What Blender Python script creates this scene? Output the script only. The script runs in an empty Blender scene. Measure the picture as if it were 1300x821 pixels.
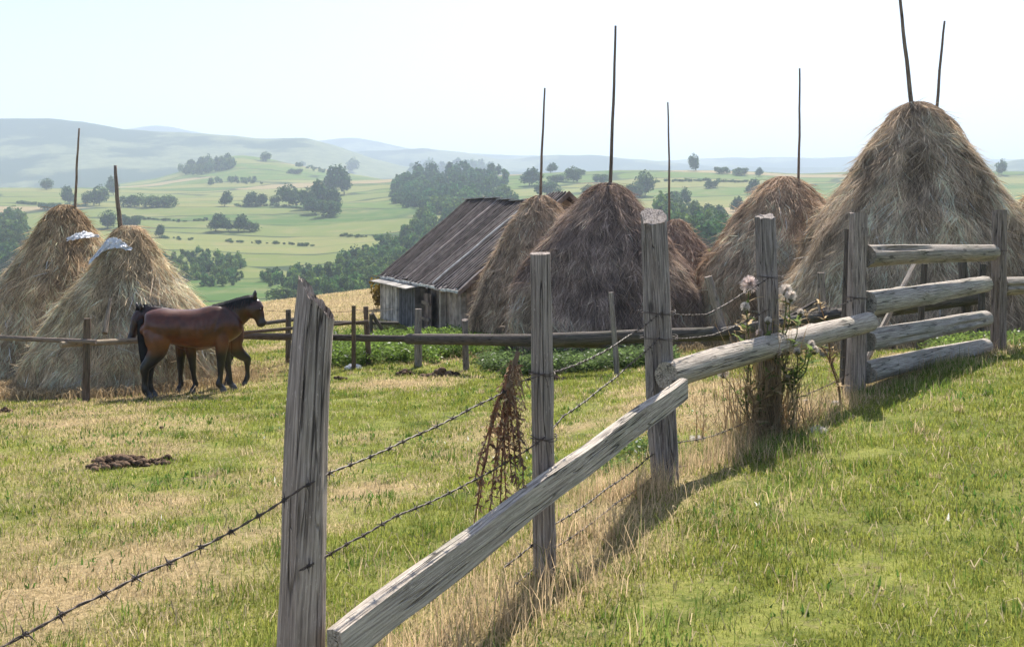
import bpy, math, random
import numpy as np
from mathutils import Vector, Matrix

random.seed(7)
RNG = np.random.default_rng(11)
sc = bpy.context.scene
col = sc.collection
F = 1250.0          # focal length in photo pixels (1300 wide)
HZ = 285.0          # eye level in photo pixels
CZ = 1.5            # eye height

# ---------------------------------------------------------------- camera, sky, sun, exposure
cam_d = bpy.data.cameras.new('camera')
cam_d.sensor_width = 36.0
cam_d.lens = 36.0 * F / 1300.0
cam_d.shift_y = -(410.5 - HZ) / 1300.0
cam_d.clip_start = 0.05
cam_d.clip_end = 40000
cam = bpy.data.objects.new('camera', cam_d)
cam.location = (0, 0, CZ)
cam.rotation_euler = (math.radians(90), 0, 0)
col.objects.link(cam)
sc.camera = cam

SUN_AZ = math.radians(15)      # clockwise from +Y (away from the camera), towards +X
SUN_EL = math.radians(47)
w = bpy.data.worlds.new('World'); sc.world = w; w.use_nodes = True
nt = w.node_tree
sky = nt.nodes.new('ShaderNodeTexSky'); sky.sky_type = 'NISHITA'; sky.sun_disc = False
sky.sun_elevation = SUN_EL; sky.sun_rotation = SUN_AZ
sky.altitude = 600; sky.air_density = 1.0; sky.dust_density = 2.0; sky.ozone_density = 1.0
bg = nt.nodes['Background']; bg.inputs['Strength'].default_value = 0.085
nt.links.new(sky.outputs[0], bg.inputs['Color'])

sd = bpy.data.lights.new('sun', 'SUN'); sd.energy = 5.0; sd.angle = math.radians(0.6); sd.color = (1.0, 0.93, 0.82)
so = bpy.data.objects.new('sun', sd); col.objects.link(so)
sdir = Vector((math.sin(SUN_AZ) * math.cos(SUN_EL), math.cos(SUN_AZ) * math.cos(SUN_EL), math.sin(SUN_EL)))
so.rotation_euler = sdir.to_track_quat('Z', 'Y').to_euler()
so.location = sdir * 50

sc.view_settings.view_transform = 'Standard'
sc.view_settings.look = 'None'
sc.view_settings.exposure = 1.27
sc.view_settings.gamma = 1.0
sc.view_settings.use_curve_mapping = False
sc.render.engine = 'CYCLES'
sc.cycles.use_denoising = True
try: sc.cycles.denoiser = 'OPENIMAGEDENOISE'
except Exception: pass
sc.cycles.max_bounces = 5
sc.cycles.diffuse_bounces = 2
sc.cycles.transmission_bounces = 2
sc.cycles.volume_bounces = 1
sc.cycles.use_adaptive_sampling = True
sc.cycles.adaptive_threshold = 0.02

# ---------------------------------------------------------------- helpers
def P(px, py, Y):
    return Vector(((px - 650) / F * Y, Y, CZ + (HZ - py) / F * Y))

def _hash(i, j, k, s):
    n = (i * 374761393 + j * 668265263 + k * 2147483647 + s * 974634777) & 0xFFFFFFFF
    n = ((n ^ (n >> 13)) * 1274126177) & 0xFFFFFFFF
    n = ((n ^ (n >> 16)) * 2246822519) & 0xFFFFFFFF
    return ((n ^ (n >> 15)) & 0xFFFFFF) / float(0xFFFFFF)

def vn(x, y, z=0.0, s=0):
    """value noise 0..1, vectorised"""
    x, y, z = np.broadcast_arrays(np.asarray(x, float), np.asarray(y, float), np.asarray(z, float))
    xi, yi, zi = np.floor(x).astype(np.int64), np.floor(y).astype(np.int64), np.floor(z).astype(np.int64)
    fx, fy, fz = x - xi, y - yi, z - zi
    fx, fy, fz = fx*fx*(3-2*fx), fy*fy*(3-2*fy), fz*fz*(3-2*fz)
    r = 0
    for a in (0, 1):
        for b in (0, 1):
            for c in (0, 1):
                wgt = (fx if a else 1-fx) * (fy if b else 1-fy) * (fz if c else 1-fz)
                r = r + wgt * _hash(xi + a, yi + b, zi + c, s)
    return r

def fbm(x, y, z=0.0, s=0, o=4):
    t = 0; a = .5; n = 0
    x, y, z = np.asarray(x, float), np.asarray(y, float), np.asarray(z, float)
    for k in range(o):
        t = t + a * vn(x * 2**k + 3.1*k, y * 2**k, z * 2**k, s + k); n += a; a *= .5
    return t / n

class MB:
    def __init__(s): s.v = []; s.q = []; s.t = []; s.c = []; s.n = 0; s.sq = []; s.st = []
    def add(s, v, quads=None, tris=None, c=None):
        v = np.asarray(v, float).reshape(-1, 3)
        if quads is not None and len(quads): s.q.append(np.asarray(quads, np.int64).reshape(-1, 4) + s.n)
        if tris is not None and len(tris): s.t.append(np.asarray(tris, np.int64).reshape(-1, 3) + s.n)
        if c is None: c = (1, 1, 1)
        c = np.asarray(c, float)
        if c.ndim == 1: c = np.tile(c, (len(v), 1))
        s.v.append(v); s.c.append(c); s.n += len(v)
    def mesh(s, name, mat=None, smooth=False):
        v = np.concatenate(s.v); c = np.concatenate(s.c)
        q = np.concatenate(s.q) if s.q else np.zeros((0, 4), np.int64)
        t = np.concatenate(s.t) if s.t else np.zeros((0, 3), np.int64)
        me = bpy.data.meshes.new(name)
        me.vertices.add(len(v)); me.vertices.foreach_set('co', v.astype(np.float32).ravel())
        loops = np.concatenate([q.ravel(), t.ravel()]).astype(np.int32)
        me.loops.add(len(loops)); me.loops.foreach_set('vertex_index', loops)
        nf = len(q) + len(t); me.polygons.add(nf)
        st = np.concatenate([np.arange(len(q)) * 4, len(q) * 4 + np.arange(len(t)) * 3]).astype(np.int32)
        me.polygons.foreach_set('loop_start', st)
        me.update(calc_edges=True); me.validate()
        ca = me.color_attributes.new('Col', 'FLOAT_COLOR', 'POINT')
        ca.data.foreach_set('color', np.concatenate([c, np.ones((len(c), 1))], 1).astype(np.float32).ravel())
        me.polygons.foreach_set('use_smooth', np.full(len(me.polygons), smooth))
        if mat: me.materials.append(mat)
        return me
    def build(s, name, mat=None, parent=None, smooth=False, origin=None):
        if origin is not None:
            o_ = np.array(origin, float); s.v = [a - o_ for a in s.v]
        o = bpy.data.objects.new(name, s.mesh(name, mat, smooth)); col.objects.link(o)
        if parent: o.parent = parent
        elif origin is not None: o.location = origin
        return o

def tag(o, label=None, cat=None, group=None, kind=None):
    if label: o['label'] = label
    if cat: o['category'] = cat
    if group: o['group'] = group
    if kind: o['kind'] = kind
    return o

def empty(name, loc, rz=0):
    o = bpy.data.objects.new(name, None); o.location = loc; o.rotation_euler = (0, 0, rz)
    o.empty_display_size = .2; col.objects.link(o); return o

def tube(mb, pts, r, seg=6, c=(1, 1, 1), cap=True):
    pts = [Vector(p) for p in pts]; n = len(pts)
    r = [r] * n if not hasattr(r, '__len__') else r
    V = []; pu = None
    for i, p in enumerate(pts):
        T = (pts[min(i+1, n-1)] - pts[max(i-1, 0)]).normalized()
        if pu is None:
            pu = T.orthogonal().normalized()
        U = (pu - T * pu.dot(T)).normalized(); pu = U; W = T.cross(U)
        for k in range(seg):
            a = 2*math.pi*k/seg
            V.append(p + (U*math.cos(a) + W*math.sin(a)) * r[i])
    Q = [[i*seg+k, i*seg+(k+1) % seg, (i+1)*seg+(k+1) % seg, (i+1)*seg+k] for i in range(n-1) for k in range(seg)]
    T3 = []
    if cap:
        a = len(V); V.append(pts[0]); V.append(pts[-1])
        for k in range(seg):
            T3.append([a, (k+1) % seg, k]); T3.append([a+1, (n-1)*seg+k, (n-1)*seg+(k+1) % seg])
    mb.add([tuple(v) for v in V], Q, T3, c)

def box(mb, cx, cy, cz, sx, sy, sz, c=(1, 1, 1), M=None):
    v = np.array([[x, y, z] for x in (-.5, .5) for y in (-.5, .5) for z in (-.5, .5)]) * [sx, sy, sz] + [cx, cy, cz]
    if M is not None:
        v = np.array([tuple(M @ Vector(p)) for p in v])
    mb.add(v, [[0, 1, 3, 2], [4, 6, 7, 5], [0, 4, 5, 1], [2, 3, 7, 6], [0, 2, 6, 4], [1, 5, 7, 3]], c=c)

# ---------------------------------------------------------------- materials
def mat_new(name):
    m = bpy.data.materials.new(name); m.use_nodes = True
    t = m.node_tree; b = t.nodes['Principled BSDF']; b.inputs['Specular IOR Level'].default_value = .2
    return m, t, b
def N(t, typ, **kw):
    n = t.nodes.new(typ)
    for k, v in kw.items():
        if k in n.inputs: n.inputs[k].default_value = v
        else: setattr(n, k, v)
    return n
def ramp(t, stops, interp='LINEAR'):
    r = t.nodes.new('ShaderNodeValToRGB'); r.color_ramp.interpolation = interp
    e = r.color_ramp.elements
    while len(e) < len(stops): e.new(.5)
    for i, (p, c) in enumerate(stops):
        e[i].position = p; e[i].color = (c[0], c[1], c[2], 1)
    return r
def mixc(t, a, b, f, mode='MIX'):
    m = t.nodes.new('ShaderNodeMix'); m.data_type = 'RGBA'; m.blend_type = mode
    for s, v in ((m.inputs['Factor'], f), (m.inputs['A'], a), (m.inputs['B'], b)):
        if hasattr(v, 'is_linked') or hasattr(v, 'links'): t.links.new(v, s)
        elif isinstance(v, (int, float)): s.default_value = v
        else: s.default_value = (v[0], v[1], v[2], 1)
    return m.outputs['Result']
def mathn(t, op, a, b=0.0, c=0.0, clamp=False):
    m = t.nodes.new('ShaderNodeMath'); m.operation = op; m.use_clamp = clamp
    for i, v in enumerate((a, b, c)):
        if isinstance(v, (int, float)): m.inputs[i].default_value = v
        else: t.links.new(v, m.inputs[i])
    return m.outputs[0]
def maprange(t, v, a, b, c=0., d=1., smooth=True):
    m = t.nodes.new('ShaderNodeMapRange'); m.interpolation_type = 'SMOOTHSTEP' if smooth else 'LINEAR'
    t.links.new(v, m.inputs['Value'])
    for k, x in zip(('From Min', 'From Max', 'To Min', 'To Max'), (a, b, c, d)): m.inputs[k].default_value = x
    return m.outputs[0]
def coords(t, scale, kind='Object'):
    tc = t.nodes.new('ShaderNodeTexCoord'); mp = t.nodes.new('ShaderNodeMapping')
    mp.inputs['Scale'].default_value = scale; t.links.new(tc.outputs[kind], mp.inputs['Vector'])
    oi = t.nodes.new('ShaderNodeObjectInfo')
    cx = t.nodes.new('ShaderNodeCombineXYZ')
    ml = mathn(t, 'MULTIPLY', oi.outputs['Random'], 37.0)
    for i in range(3): t.links.new(ml, cx.inputs[i])
    t.links.new(cx.outputs[0], mp.inputs['Location'])
    return mp.outputs[0]

def wood(name, dark, light, moss=0.35, mosscol=(.10, .13, .07), rough=.85):
    m, t, b = mat_new(name)
    g = N(t, 'ShaderNodeTexNoise', Scale=1.0, Detail=6.0, Roughness=.65); t.links.new(coords(t, (130, 130, 4.0)), g.inputs['Vector'])
    big = N(t, 'ShaderNodeTexNoise', Scale=1.0, Detail=4.0, Roughness=.6); t.links.new(coords(t, (6, 6, 2.5)), big.inputs['Vector'])
    cr = N(t, 'ShaderNodeTexNoise', Scale=1.0, Detail=2.0, Roughness=.5); t.links.new(coords(t, (24, 24, .9)), cr.inputs['Vector'])
    sp = N(t, 'ShaderNodeTexNoise', Scale=1.0, Detail=3.0, Roughness=.7); t.links.new(coords(t, (110, 110, 30)), sp.inputs['Vector'])
    base = ramp(t, [(.34, dark), (.5, [(a+c)/2 for a, c in zip(dark, light)]), (.64, light)]); t.links.new(g.outputs['Fac'], base.inputs[0])
    c1 = mixc(t, base.outputs[0], mosscol, mathn(t, 'MULTIPLY', maprange(t, big.outputs['Fac'], .45, .7), moss))
    pale = maprange(t, sp.outputs['Fac'], .6, .72)
    c1 = mixc(t, c1, [min(1, x*1.35+.03) for x in light], mathn(t, 'MULTIPLY', pale, .5))
    crk = maprange(t, mathn(t, 'ABSOLUTE', mathn(t, 'SUBTRACT', cr.outputs['Fac'], .5)), .0, .016, 1, 0)
    crk = mathn(t, 'MULTIPLY', crk, maprange(t, big.outputs['Fac'], .35, .55))
    c2 = mixc(t, c1, [x*.22 for x in dark], mathn(t, 'MULTIPLY', crk, .85))
    oi = t.nodes.new('ShaderNodeObjectInfo'); tone = ramp(t, [(0, (.72, .68, .66)), (.35, (1.05, 1.0, .95)), (.65, (.86, .86, .88)), (1, (1.18, 1.12, 1.05))]); t.links.new(oi.outputs['Random'], tone.inputs[0])
    c2 = mixc(t, c2, tone.outputs[0], 1.0, 'MULTIPLY')
    kn = N(t, 'ShaderNodeTexVoronoi', Scale=1.0, Randomness=1.0); t.links.new(coords(t, (7, 7, 2.6)), kn.inputs['Vector'])
    ring = maprange(t, kn.outputs['Distance'], .07, .16, 1, 0)
    c2 = mixc(t, c2, [x*.35 for x in dark], mathn(t, 'MULTIPLY', ring, .75))
    t.links.new(c2, b.inputs['Base Color']); b.inputs['Roughness'].default_value = rough
    h = mathn(t, 'SUBTRACT', mathn(t, 'ADD', g.outputs['Fac'], mathn(t, 'MULTIPLY', sp.outputs['Fac'], .4)), mathn(t, 'MULTIPLY', crk, 1.4))
    bp = N(t, 'ShaderNodeBump', Strength=1.0, Distance=.007); t.links.new(h, bp.inputs['Height']); t.links.new(bp.outputs[0], b.inputs['Normal'])
    return m

M = {}
M['grey_wood'] = wood('grey_wood', (.12, .098, .088), (.46, .40, .365), moss=.3, mosscol=(.12, .12, .095))
M['pale_wood'] = wood('pale_wood', (.20, .175, .155), (.58, .53, .47), moss=.5, mosscol=(.25, .26, .20))
M['brown_wood'] = wood('brown_wood', (.05, .034, .024), (.24, .175, .13), moss=.2)
M['dark_wood'] = wood('dark_wood', (.035, .03, .027), (.17, .145, .13), moss=.2)
M['pole_wood'] = wood('pole_wood', (.12, .085, .065), (.34, .27, .22), moss=.1)
M['end_wood'] = wood('end_wood', (.16, .12, .085), (.46, .39, .3), moss=.1)

def attr_mat(name, rough=.9, trans=0.0, noise=.25, nscale=8., bump=0., spec=.15):
    m, t, b = mat_new(name)
    a = N(t, 'ShaderNodeVertexColor', layer_name='Col')
    n = N(t, 'ShaderNodeTexNoise', Scale=nscale, Detail=4.0); tc = t.nodes.new('ShaderNodeTexCoord'); t.links.new(tc.outputs['Object'], n.inputs['Vector'])
    k = maprange(t, n.outputs['Fac'], .3, .7, 1-noise, 1+noise, False)
    mul = t.nodes.new('ShaderNodeVectorMath'); mul.operation = 'SCALE'
    t.links.new(a.outputs['Color'], mul.inputs[0]); t.links.new(k, mul.inputs['Scale'])
    t.links.new(mul.outputs[0], b.inputs['Base Color']); b.inputs['Roughness'].default_value = rough
    b.inputs['Specular IOR Level'].default_value = spec
    if bump:
        bp = N(t, 'ShaderNodeBump', Strength=bump, Distance=.01); t.links.new(n.outputs['Fac'], bp.inputs['Height']); t.links.new(bp.outputs[0], b.inputs['Normal'])
    if trans:
        tr = t.nodes.new('ShaderNodeBsdfTranslucent'); t.links.new(mul.outputs[0], tr.inputs['Color'])
        mx = t.nodes.new('ShaderNodeMixShader'); mx.inputs[0].default_value = trans
        t.links.new(b.outputs[0], mx.inputs[1]); t.links.new(tr.outputs[0], mx.inputs[2])
        t.links.new(mx.outputs[0], t.nodes['Material Output'].inputs['Surface'])
    return m
M['hay'] = attr_mat('hay', trans=.22, noise=.3, nscale=3.)
M['blades'] = attr_mat('grass_blades', trans=.55, noise=.15, nscale=1.)
M['leaf'] = attr_mat('tree_leaves', trans=.3, noise=.35, nscale=.35)
M['coat'] = attr_mat('horse_coat', rough=.33, noise=.35, nscale=9., spec=.5, bump=.35)
M['hair'] = attr_mat('horse_hair', rough=.5, noise=.3, nscale=20., spec=.35)
M['plain'] = attr_mat('mixed_surface', rough=.8, noise=.2, nscale=6., bump=.3)
M['board'] = attr_mat('barn_boards', rough=.85, noise=.45, nscale=4., bump=.6)
M['wire'] = attr_mat('rusty_wire', rough=.6, noise=.4, nscale=60., spec=.4)
M['dung'] = attr_mat('dung', rough=1., noise=.5, nscale=40., bump=.8, spec=.02)
M['plastic'] = attr_mat('white_plastic', rough=.45, noise=.05, nscale=5., trans=.3)
M['fluff'] = attr_mat('seed_fluff', rough=1., noise=.1, nscale=30., trans=.5)

# ---------------------------------------------------------------- terrain
near_pts = [P(*a) for a in [
    (390, 932, 2.9), (690, 731, 4.2), (838, 600, 5.9), (975, 552, 7.2), (1085, 492, 8.6), (1268, 442, 10.6), (1300, 730, 4.0),
    (0, 730, 4.8), (0, 560, 9.5), (110, 508, 15.0), (187, 512, 15.5), (280, 497, 15.85), (307, 490, 16.9), (241, 498, 16.2), (15, 475, 19.5),
    (100, 495, 17.5), (530, 465, 18.8), (590, 472, 18.0), (778, 475, 14.3), (1043, 455, 13.8), (600, 600, 8.0), (450, 450, 22),
    (560, 432, 27), (500, 410, 33), (490, 369, 46), (350, 387, 46), (240, 400, 45), (0, 430, 40), (770, 445, 21), (640, 437, 24),
    (860, 420, 26), (980, 430, 20), (1160, 440, 18), (1300, 425, 18), (910, 345, 44)]]
near_pts += [Vector((a, b, c + CZ)) for a, b, c in [(-25, 5, -3.4), (25, 5, -.6), (-32, 25, -5), (32, 25, -1.6), (-40, 48, -6), (42, 50, -1.6),
             (0, -6, -1.35), (15, 0, -1.0), (-15, 0, -2.4), (0, 1, -1.45)]]
NP_ = np.array([tuple(p) for p in near_pts])
def _U(r2): return np.where(r2 > 1e-12, .5 * r2 * np.log(np.maximum(r2, 1e-12)), 0)
n_ = len(NP_)
d2 = ((NP_[:, None, :2] - NP_[None, :, :2])**2).sum(-1)
A_ = np.zeros((n_+3, n_+3)); A_[:n_, :n_] = _U(d2) + np.eye(n_) * 3.0
A_[:n_, n_] = 1; A_[:n_, n_+1:] = NP_[:, :2]; A_[n_, :n_] = 1; A_[n_+1:, :n_] = NP_[:, :2].T
SOL = np.linalg.solve(A_, np.concatenate([NP_[:, 2], [0, 0, 0]]))
def near_h(x, y):
    x, y = np.broadcast_arrays(np.asarray(x, float), np.asarray(y, float)); sh = x.shape
    q = np.stack([x.ravel(), y.ravel()], 1); out = np.zeros(len(q))
    for i in range(0, len(q), 20000):
        s = q[i:i+20000]
        out[i:i+20000] = _U(((s[:, None] - NP_[None, :, :2])**2).sum(-1)) @ SOL[:n_] + SOL[n_] + s @ SOL[n_+1:]
    return out.reshape(sh)

RINGS = [  # distance, [(photo x, photo y of that ground)]
    (60, [(-300, 440), (0, 425), (240, 396), (350, 385), (490, 366), (600, 345), (910, 318), (1100, 312), (1600, 305)]),
    (110, [(-300, 480), (0, 470), (350, 430), (600, 385), (910, 345), (1600, 340)]),
    (260, [(-300, 400), (0, 398), (345, 400), (490, 385), (600, 368), (900, 322), (1600, 312)]),
    (450, [(-300, 320), (0, 322), (200, 330), (400, 332), (500, 320), (600, 300), (900, 288), (1600, 276)]),
    (700, [(-300, 262), (0, 264), (150, 266), (300, 264), (450, 264), (600, 258), (700, 254), (900, 253), (1100, 250), (1600, 250)]),
    (1000, [(-300, 240), (0, 238), (100, 238), (200, 241), (400, 233), (480, 227), (520, 224), (650, 221), (760, 216), (900, 216), (1000, 221), (1300, 216), (1600, 212)]),
    (1400, [(-300, 262), (0, 262), (200, 228), (240, 214), (300, 196), (345, 199), (400, 211), (440, 218), (520, 236), (800, 235), (1600, 232)]),
    (1750, [(-300, 262), (300, 250), (900, 250), (1600, 250)]),
    (2600, [(-300, 150), (0, 147), (60, 147), (100, 152), (150, 160), (250, 165), (330, 166), (395, 166), (430, 175), (480, 195), (520, 207), (560, 214), (700, 222), (1200, 222), (1240, 203), (1300, 195), (1600, 180)]),
    (3100, [(-300, 200), (0, 200), (500, 235), (1600, 235)]),
    (3700, [(-300, 170), (0, 175), (330, 178), (440, 187), (500, 186), (540, 182), (600, 190), (640, 202), (680, 195), (750, 192), (800, 197), (900, 208), (1000, 213), (1100, 208), (1200, 209), (1600, 200)]),
    (4100, [(-300, 220), (1600, 225)]),
    (4700, [(-300, 170), (100, 168), (200, 154), (300, 168), (400, 172), (450, 166), (490, 176), (540, 186), (800, 205), (1100, 200), (1600, 195)]),
    (9000, [(-300, 275), (1600, 275)])]
LG = np.linspace(math.log(60), math.log(9000), 500)
UG = np.linspace(-300, 1600, 400)
rl = np.log([r[0] for r in RINGS])
rv = np.array([np.interp(UG, [p[0] for p in r[1]], [p[1] for p in r[1]]) for r in RINGS])
TAB = np.array([np.interp(LG, rl, rv[:, j]) for j in range(len(UG))])      # [u, logY]
def _sm(a, k, ax):
    ker = np.exp(-np.linspace(-2, 2, 2*k+1)**2); ker /= ker.sum()
    pad = [(0, 0), (0, 0)]; pad[ax] = (k, k); b = np.pad(a, pad, mode='edge')
    return np.apply_along_axis(lambda m_: np.convolve(m_, ker, 'valid'), ax, b)
TAB = _sm(_sm(TAB, 6, 1), 4, 0)
def far_h(x, y):
    x = np.asarray(x, float); y = np.maximum(np.asarray(y, float), 60)
    u = np.clip(650 + F * x / y, -300, 1599.9); l = np.clip(np.log(y), LG[0], LG[-1] - 1e-6)
    fi = (u - UG[0]) / (UG[1] - UG[0]); fj = (l - LG[0]) / (LG[1] - LG[0])
    i = np.clip(fi.astype(int), 0, len(UG)-2); j = np.clip(fj.astype(int), 0, len(LG)-2); a = fi - i; b = fj - j
    py = TAB[i, j]*(1-a)*(1-b) + TAB[i+1, j]*a*(1-b) + TAB[i, j+1]*(1-a)*b + TAB[i+1, j+1]*a*b
    amp = np.interp(y, [60, 300, 1000, 2500, 9000], [.3, 3, 6, 45, 80])
    sc_ = np.interp(y, [60, 1000, 2500, 9000], [40, 120, 420, 900])
    return CZ + (HZ - py) / F * y + amp * (fbm(x/sc_, y/sc_, 0, 5, 5) - .5)
def H(x, y):
    x, y = np.broadcast_arrays(np.asarray(x, float), np.asarray(y, float))
    k = np.clip((y - 46) / 16, 0, 1); k = k*k*(3-2*k)
    nz = near_h(x, np.minimum(y, 64))
    nz = nz + .05*(fbm(x*.9, y*.9, 0, 21, 3) - .5) * np.clip((y)/4, .3, 1)
    return nz*(1-k) + far_h(x, y)*k
def gz(x, y): return float(H(x, y))
def on_ground(px, py, y0=100., y1=2400.):
    ys = np.exp(np.linspace(math.log(y0), math.log(y1), 900)); xs = (px - 650)/F*ys
    pp = HZ - (far_h(xs, ys) - CZ)/ys*F
    ok = np.where(pp <= py)[0]
    i = ok[0] if len(ok) else int(np.argmin(pp))
    return Vector((xs[i], ys[i], float(far_h(xs[i], ys[i]))))

STACKS = [  # px, apex py, Y, radius, name key
    (82, 266, 20.0, 2.0), (165, 293, 17.9, 1.75), (686, 253, 24.5, 1.80), (772, 238, 21.0, 2.1), (858, 283, 25.5, 1.35),
    (996, 230, 20.5, 1.78), (1163, 137, 17.3, 2.33), (1192, 150, 21.5, 1.9), (1338, 240, 22.0, 1.9)]

def dryness(x, y):
    """0 green .. 1 straw: bleached patches, trampled ground by the stacks and the fence line"""
    d = fbm(x*.55 + 4, y*.55*.8, 0, 31, 4) * 1.0 + .35*(fbm(x*2.2, y*2.2, 0, 41, 3) - .5)
    d = np.clip((d - .44) * 2.9, 0, 1)
    for (px, _, Y, r) in STACKS:
        cx = (px-650)/F*Y; q = np.hypot(x-cx, y-Y)
        d = np.maximum(d, np.clip((r+1.1-q)/.9, 0, 1) * (.75 + .25*vn(x*3, y*3, 0, 3)))
    d = np.maximum(d, np.clip((y-30)/8, 0, 1)*np.clip((2-x)/4, 0, 1)*(.75+.25*vn(x*.7, y*.7, 0, 9)))
    right = np.clip((x - np.interp(y, [0, 2.9, 4.2, 5.9, 7.2, 8.6, 10.6, 14], [-2.3, -.6, .13, .89, 1.87, 2.99, 5.24, 9]))/.8, 0, 1)
    d = d * (1 - .35*right)
    fx = np.interp(y, [0, 2.9, 4.2, 5.9, 7.2, 8.6, 10.6, 14], [-2.3, -.6, .13, .89, 1.87, 2.99, 5.24, 9])
    near = np.exp(-((x-fx-.0)/.45)**2) * (y < 11)
    d = np.maximum(d, near*.85)
    return np.clip(d, 0, 1)

def terrain():
    Ys = []; y = 1.0
    while y < 12: Ys.append(y); y += max(.07, y*.011)
    while y < 9500: Ys.append(y); y *= 1.0125
    Ys = np.array(Ys); T = np.linspace(-1.35, 1.35, 430)
    YY = np.repeat(Ys[:, None], len(T), 1); XX = T[None, :] * (YY + 5)
    ZZ = H(XX, YY)
    ZZ = ZZ + np.where(YY < 60, .022*(fbm(XX*5, YY*5, 0, 77, 3) - .5), 0)
    V = np.stack([XX, YY, ZZ], -1).reshape(-1, 3)
    nr, nc = YY.shape
    i = np.arange(nr-1)[:, None]*nc + np.arange(nc-1)[None, :]
    Q = np.stack([i, i+1, i+nc+1, i+nc], -1).reshape(-1, 4)
    D = np.where(YY < 62, dryness(XX, YY), .5).reshape(-1)
    C = np.stack([D, D*0, D*0], 1)
    mb = MB(); mb.add(V, Q, c=C)
    m, t, b = mat_new('pasture_and_hills')
    tc = t.nodes.new('ShaderNodeTexCoord'); ob = tc.outputs['Object']
    sep = t.nodes.new('ShaderNodeSeparateXYZ'); t.links.new(ob, sep.inputs[0])
    at = N(t, 'ShaderNodeVertexColor', layer_name='Col'); sa = t.nodes.new('ShaderNodeSeparateColor'); t.links.new(at.outputs['Color'], sa.inputs[0])
    def noise(s, d=5., r=.6, v=ob, scale=None):
        n = N(t, 'ShaderNodeTexNoise', Scale=s, Detail=d, Roughness=r)
        if scale:
            mp = t.nodes.new('ShaderNodeMapping'); mp.inputs['Scale'].default_value = scale; t.links.new(v, mp.inputs['Vector']); t.links.new(mp.outputs[0], n.inputs['Vector'])
        else: t.links.new(v, n.inputs['Vector'])
        return n
    nf = noise(28., 6., .75); nm = noise(3.5, 5., .7)
    dd = mathn(t, 'ADD', sa.outputs[0], mathn(t, 'MULTIPLY', mathn(t, 'SUBTRACT', nf.outputs['Fac'], .5), 1.3), clamp=True)
    green = mixc(t, (.08, .11, .022), (.23, .24, .06), maprange(t, nm.outputs['Fac'], .3, .7))
    straw = mixc(t, (.20, .14, .075), (.42, .32, .18), maprange(t, nf.outputs['Fac'], .3, .7))
    nearc = mixc(t, green, straw, dd)
    fine = noise(110., 3., .7); nearc = mixc(t, nearc, (.05, .055, .02), mathn(t, 'MULTIPLY', maprange(t, fine.outputs['Fac'], .5, .68), .55))
    soil = mathn(t, 'MULTIPLY', maprange(t, noise(2.6, 5., .7).outputs['Fac'], .58, .70), .75)
    nearc = mixc(t, nearc, (.17, .125, .085), soil)
    # far fields: long strips of meadow and stubble with banks between them
    wob = noise(.006, 3.)
    vm = t.nodes.new('ShaderNodeVectorMath'); vm.operation = 'SCALE'; vm.inputs['Scale'].default_value = 110.
    t.links.new(wob.outputs['Color'], vm.inputs[0])
    va = t.nodes.new('ShaderNodeVectorMath'); va.operation = 'ADD'; t.links.new(ob, va.inputs[0]); t.links.new(vm.outputs[0], va.inputs[1])
    mp = t.nodes.new('ShaderNodeMapping'); mp.inputs['Scale'].default_value = (1/210., 1/62., 0); mp.inputs['Rotation'].default_value = (0, 0, .12)
    t.links.new(va.outputs[0], mp.inputs['Vector'])
    v1 = N(t, 'ShaderNodeTexVoronoi', Scale=1.0, Randomness=.9); v1.voronoi_dimensions = '2D'; t.links.new(mp.outputs[0], v1.inputs['Vector'])
    v2 = N(t, 'ShaderNodeTexVoronoi', Scale=1.0, Randomness=.9, feature='DISTANCE_TO_EDGE'); v2.voronoi_dimensions = '2D'; t.links.new(mp.outputs[0], v2.inputs['Vector'])
    s1 = t.nodes.new('ShaderNodeSeparateColor'); t.links.new(v1.outputs['Color'], s1.inputs[0])
    fr = ramp(t, [(0, (.06, .115, .025)), (.2, (.17, .175, .055)), (.4, (.085, .14, .03)), (.55, (.17, .185, .06)), (.7, (.13, .16, .045)), (.9, (.27, .21, .12))], 'CONSTANT')
    t.links.new(s1.outputs[0], fr.inputs[0])
    ff = noise(.05, 5., .6)
    fc = mixc(t, fr.outputs[0], (.22, .19, .09), mathn(t, 'MULTIPLY', maprange(t, ff.outputs['Fac'], .45, .75), .6))
    strip = N(t, 'ShaderNodeTexWave', Scale=.012, Distortion=3.0, Detail=2.0); strip.bands_direction = 'Y'; t.links.new(ob, strip.inputs['Vector'])
    fc = mixc(t, fc, (.12, .15, .05), mathn(t, 'MULTIPLY', maprange(t, strip.outputs['Fac'], .9, .99), .6))
    edge = maprange(t, v2.outputs['Distance'], .02, .05, 1, 0)
    fc = mixc(t, fc, (.03, .05, .022), mathn(t, 'MULTIPLY', edge, mathn(t, 'MULTIPLY', maprange(t, noise(.012, 2.).outputs['Fac'], .36, .46), .95)))
    # wooded mountains with clearings
    mn = noise(.0028, 6., .62)
    mc = mixc(t, (.022, .045, .022), (.15, .17, .085), maprange(t, mn.outputs['Fac'], .5, .57))
    tex = noise(.03, 4., .7)
    mc = mixc(t, mc, (.02, .04, .022), mathn(t, 'MULTIPLY', maprange(t, tex.outputs['Fac'], .4, .6), .4))
    c1 = mixc(t, nearc, fc, maprange(t, sep.outputs['Y'], 62, 120))
    c2 = mixc(t, c1, mc, maprange(t, sep.outputs['Y'], 1500, 1800))
    t.links.new(c2, b.inputs['Base Color']); b.inputs['Roughness'].default_value = .95; b.inputs['Specular IOR Level'].default_value = .05
    bp = N(t, 'ShaderNodeBump', Strength=.6, Distance=.03); t.links.new(nf.outputs['Fac'], bp.inputs['Height'])
    t.links.new(bp.outputs[0], b.inputs['Normal'])
    o = mb.build('ground', m, smooth=True); tag(o, kind='structure')
terrain()

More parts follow.
